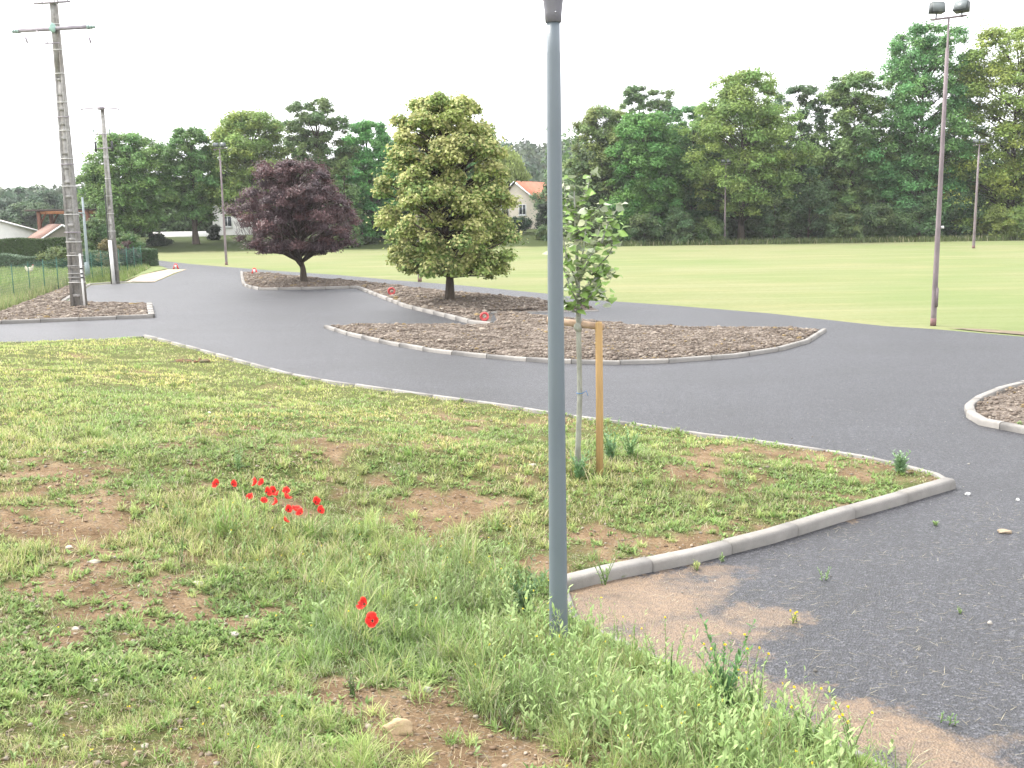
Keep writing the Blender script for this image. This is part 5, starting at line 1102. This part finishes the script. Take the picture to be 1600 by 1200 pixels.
# ------------------------------------------------------------------ poppies
M_dark = simple('dark_centre', (.02, .012, .02), .7); M_stem = simple('hairy_stem', (.12, .2, .06), .8)
def poppy(i, u, v, size, tilt, face):
    off = .3 if i < 18 else .34
    x, y, z = hit(u, v, off); root = thing('poppy', POPLAB[i], 'poppy', (x, y, z), 0, 'red poppies in the weeds'); r = np.random.default_rng(800 + i); top = np.array([0, 0, off])
    n_ = np.array([math.cos(face) * math.sin(tilt), math.sin(face) * math.sin(tilt), math.cos(tilt)]); a_ = np.cross(n_, [0, 0, 1.0]); a_ /= np.linalg.norm(a_) + 1e-6; b_ = np.cross(n_, a_)
    mb = MB()
    for k in range(4):
        t0 = k * math.pi / 2 + r.uniform(-.15, .15); R = size * (1.0 if k % 2 else .88) * r.uniform(.92, 1.08); rows = []; cup = r.uniform(.6, .95)
        for q in range(6):
            f = q / 5
            for s in range(7):
                th = t0 + (s / 6 - .5) * 1.75 * min(1, f * 2.2 + .1); edge = 1 - .18 * abs(s / 6 - .5) ** 2 * 4; rad = R * f * edge; hgt = cup * R * f * f + (k % 2) * .003 + .13 * R * math.sin(s * 2.1 + k * 1.7 + i) * f * f + .05 * R * math.sin(s * 4.1 + q + i) * f
                rows.append(top + a_ * rad * math.cos(th) + b_ * rad * math.sin(th) + n_ * hgt)
        q, s = np.meshgrid(np.arange(5), np.arange(6), indexing='ij'); q = q.ravel(); s = s.ravel(); F = np.stack([q * 7 + s, q * 7 + s + 1, (q + 1) * 7 + s + 1, (q + 1) * 7 + s], 1)
        C = np.array([[.72, .035, .03]]) * r.uniform(.7, 1.15, (42, 1)) * r.uniform(.75, 1.15); C[35:] = (.8, .13, .09); C[:7] = (.12, .01, .02); mb.add(np.array(rows), F, C)
    mb.build('petals', M_red, root, smooth=True)
    mb = MB(); mb.lump(top + n_ * .008, (.005, .005, .008), i, sub=1); mb.build('centre', M_dark, root)
    mb = MB(); e = r.uniform(-.06, .06, 2); mb.tube([(e[0], e[1], -.02), (e[0] * .5, e[1] * .4, off * .5), top - n_ * .01], .0025, 5); mb.build('stem', M_stem, root)
PP = [(339, 757), (363, 757), (401, 755), (410, 757), (391, 780), (416, 771), (427, 769), (413, 786), (434, 785), (433, 775), (447, 770), (446, 779), (493, 785), (500, 800), (450, 798), (463, 799), (470, 804), (444, 814), (570, 947), (582, 972)]
POPLAB = ['red poppy at the far left end of the poppy row', 'red poppy second from the left end of the row, standing alone', 'open red poppy at the top of the main cluster, left one of a touching pair', 'paler red poppy, right one of the touching pair at the top of the main cluster',
          'single red poppy at the left side of the main cluster', 'open red poppy at the upper left of the dense middle of the cluster', 'red poppy right beside the one at the upper left of the dense middle', 'red poppy at the lower left of the dense middle of the cluster',
          'red poppy at the bottom centre of the dense middle of the cluster', 'narrow side-on red poppy in the centre of the dense middle', 'red poppy at the upper right of the dense middle of the cluster', 'red poppy just below the upper right one of the dense middle',
          'upper one of the two red poppies at the right end of the cluster', 'lower one of the two red poppies at the right end of the cluster', 'ragged red poppy at the left of the lower group of three', 'deep red poppy in the centre of the lower group of three', 'red poppy at the right of the lower group of three', 'small red poppy lowest in the cluster',
          'upper one of the two lone red poppies nearest the lamp post', 'lower one of the two lone red poppies, the largest flower']
for i, (u, v) in enumerate(PP):
    rr_ = random.Random(i); poppy(i, u, v, (.044 if i < 18 else .052) * (.8 if i in (9, 17) else 1) * rr_.uniform(.88, 1.08), rr_.uniform(.15, 1.3), -math.pi / 2 + rr_.uniform(-1.9, 1.9))

# ------------------------------------------------------------------ single tall weeds one can tell apart
def weed(u, v, H, lab, seed, col=(.13, .21, .09), nst=5, leafL=.07, yellow=0, road=False, dark=False):
    if road: x, y = gp(u, v); z = .012
    else: x, y, z = hit(u, v)
    root = thing('weed', lab, 'plant', (x, y, z), 0, 'single weeds'); r = np.random.default_rng(seed); mb = MB(); st = MB(); fl = MB(); col = tuple(q * 1.55 for q in col)
    for s in range(nst):
        az = r.uniform(0, 6.28); ln = r.uniform(.02, .28); h = H * r.uniform(.6, 1.05); P = []
        for t in np.linspace(0, 1, 6): a = ln + .2 * t; P.append((math.cos(az) * math.sin(a) * h * t + r.normal() * .002, math.sin(az) * math.sin(a) * h * t, h * t * math.cos(a)))
        P = np.array(P); P[:, :2] += r.normal(size=2) * .015; st.tube(P, [.004, .0035, .003, .0025, .002, .0012], 5)
        m = int(14 * h / .35) + 6; t = np.linspace(.05, .98, m); Q = np.stack([np.interp(t, np.linspace(0, 1, 6), P[:, q]) for q in range(3)], 1)
        C = np.array(col) * r.uniform(.7, 1.3, (m, 1)); mb.blades(Q, leafL * (1.15 - t * .8) * r.uniform(.7, 1.2, m), leafL * .26 * (1.2 - t * .6), r.uniform(0, 6.28, m), r.uniform(.4, 1.2, m), r.uniform(0, .9, m), C, 3, leaf=True)
        if r.uniform() < yellow:
            Nn = r.normal(size=(6, 3)) * .5 + [0, -.4, 1]; Nn /= np.linalg.norm(Nn, axis=1, keepdims=True); fl = MB(); fl.leaves(np.repeat(P[-1][None], 6, 0) + r.normal(size=(6, 3)) * .002, Nn, .016, .013, np.tile((.75, .6, .03), (6, 1)), fold=-.3); fl.build('flower', M_red, root)
    st.build('stem', M_stem, root); mb.build('leaves', M_grass, root)
weed(1130, 1105, .62, 'tall leafy weed clump at the kerb in front of the soil-stained asphalt', 1, (.08, .16, .06), 9, .09, .5)
weed(1175, 1120, .5, 'slender yellow-flowered weed right of the tall clump at the kerb', 2, (.14, .2, .08), 5, .05, 1)
weed(1040, 1075, .42, 'light green spiky weed leaning over the low kerb', 3, (.16, .22, .09), 5, .06, .4)
weed(945, 915, .36, 'feathery weed growing against the end of the near kerb', 4, (.14, .19, .08), 5, .05)
weed(1287, 908, .17, 'small grey-green weed standing alone on the asphalt', 5, (.16, .23, .11), 3, .04, 0, True)
weed(1500, 960, .06, 'tiny weed seedling on the asphalt at the far right', 6, (.15, .2, .08), 3, .03, 0, True)
weed(1462, 823, .05, 'small flat green weed on the asphalt below the kerb corner', 7, (.16, .23, .08), 4, .05, 0, True)
weed(1128, 880, .12, 'small weed at a joint below the near kerb', 8, (.15, .21, .08), 3, .035, 0, True)
weed(1090, 892, .1, 'yellowish weed tuft at the foot of the near kerb', 9, (.2, .22, .08), 4, .05, 0, True)
weed(1240, 975, .1, 'yellow-green weed tuft on the soil patch of the asphalt', 10, (.24, .24, .07), 4, .04, .5, True)
weed(1480, 1135, .08, 'small leafy weed on the soil stain at the lower right', 11, (.12, .2, .07), 3, .04, 0, True)
weed(1330, 1190, .42, 'yellow-flowered weed at the bottom edge right of the tall clump', 12, (.15, .21, .08), 6, .05, 1)
weed(1260, 1175, .4, 'yellow-flowered weed between the tall clump and the bottom right soil', 13, (.14, .21, .09), 5, .05, 1)
weed(285, 880, .42, 'dark thin-stemmed dry weed left of the poppies', 14, (.1, .13, .06), 4, .03)
weed(955, 720, .5, 'tall bluish weed tuft just right of the wooden stake', 15, (.12, .2, .1), 9, .09)
weed(985, 715, .42, 'green weed tuft a little right of the bluish one at the stake', 16, (.13, .21, .09), 8, .08, .3)
weed(905, 750, .34, 'leafy weed round the foot of the young tree', 17, (.11, .19, .09), 9, .09)
weed(1405, 740, .3, 'wispy tall grass tuft at the far kerb near its corner', 18, (.16, .24, .13), 9, .12)
weed(820, 965, .45, 'dark leafy thistle left of the lamp post foot', 19, (.07, .12, .05), 10, .1)
weed(1590, 672, .14, 'green weed tuft in the right-hand bed', 20, (.14, .22, .07), 6, .07, 0, True)
weed(550, 1090, .16, 'dark purplish weed at the edge of the lower bare patch', 21, (.08, .08, .05), 7, .04)
weed(790, 1140, .2, 'dark dry weed beside the lower bare soil', 22, (.09, .1, .05), 8, .04)
weed(80, 545, .3, 'thin weed stalk standing before the left branch of the road', 23, (.18, .2, .1), 2, .04)
weed(375, 735, .3, 'leafy weed tuft among the left-hand poppies', 24, (.15, .22, .1), 6, .06)

# ------------------------------------------------------------------ straw and grit on the asphalt
def litter():
    r = np.random.default_rng(33); n = 5200; x = r.uniform(.6, 9.5, n); y = r.uniform(5.2, 12.5, n)
    k = fbm(x * .7, y * .7, 4, 3) + .25 * np.exp(-((x - 2.8) ** 2 + (y - 8) ** 2) / 5); ok = ~inside(x, y, bank_poly) & (k > .42) & (pdist(x, y, bank_line, closed=False) > .12) & (x / y < .62); x = x[ok]; y = y[ok]; n = len(x)
    az = r.normal(0, .9, n); mb = MB(); C = np.array([.4, .36, .26]) * r.uniform(.4, 1.3, (n, 1)); mb.blades(np.stack([x, y, np.full(n, .02)], 1), r.uniform(.03, .13, n), .0034, az, np.full(n, 1.5), r.uniform(-.05, .12, n), C, 2)
    n = 900; x = r.uniform(.6, 12, n); y = r.uniform(5.2, 16, n); ok = ~inside(x, y, bank_poly) & (pdist(x, y, bank_line, closed=False) > .1); x = x[ok]; y = y[ok]; V0, F0 = ICO[0]; k = len(x); rad = .005 * r.lognormal(0, .5, k); V = V0[None] * rad[:, None, None] * r.uniform(.7, 1.3, (k, 12, 1)) + np.stack([x, y, np.full(k, .014)], 1)[:, None, :]
    C = np.array([.3, .28, .25]) * r.uniform(.4, 1.6, (k, 1)); mb.add(V.reshape(-1, 3), (F0[None] + (np.arange(k) * 12)[:, None, None]).reshape(-1, 3), np.repeat(C, 12, 0))
    tag(mb.build('straw_litter', M_grass), 'dry straw and grit scattered on the near asphalt', 'straw', kind='stuff')
litter()

def haze():
    m = bpy.data.materials.new('haze'); m.use_nodes = True; t = m.node_tree; t.nodes.clear(); o_ = t.nodes.new('ShaderNodeOutputMaterial'); v = t.nodes.new('ShaderNodeVolumePrincipled')
    v.inputs['Density'].default_value = HAZE; v.inputs['Color'].default_value = (.96, .97, 1, 1); t.links.new(v.outputs[0], o_.inputs['Volume'])
    mb = MB(); mb.box((0, 1050, 29), (5600, 5000, 66)); o = mb.build('haze', m); tag(o, 'thin pale damp air over the whole place', 'haze', kind='stuff')
HAZE = 0.0003
haze()
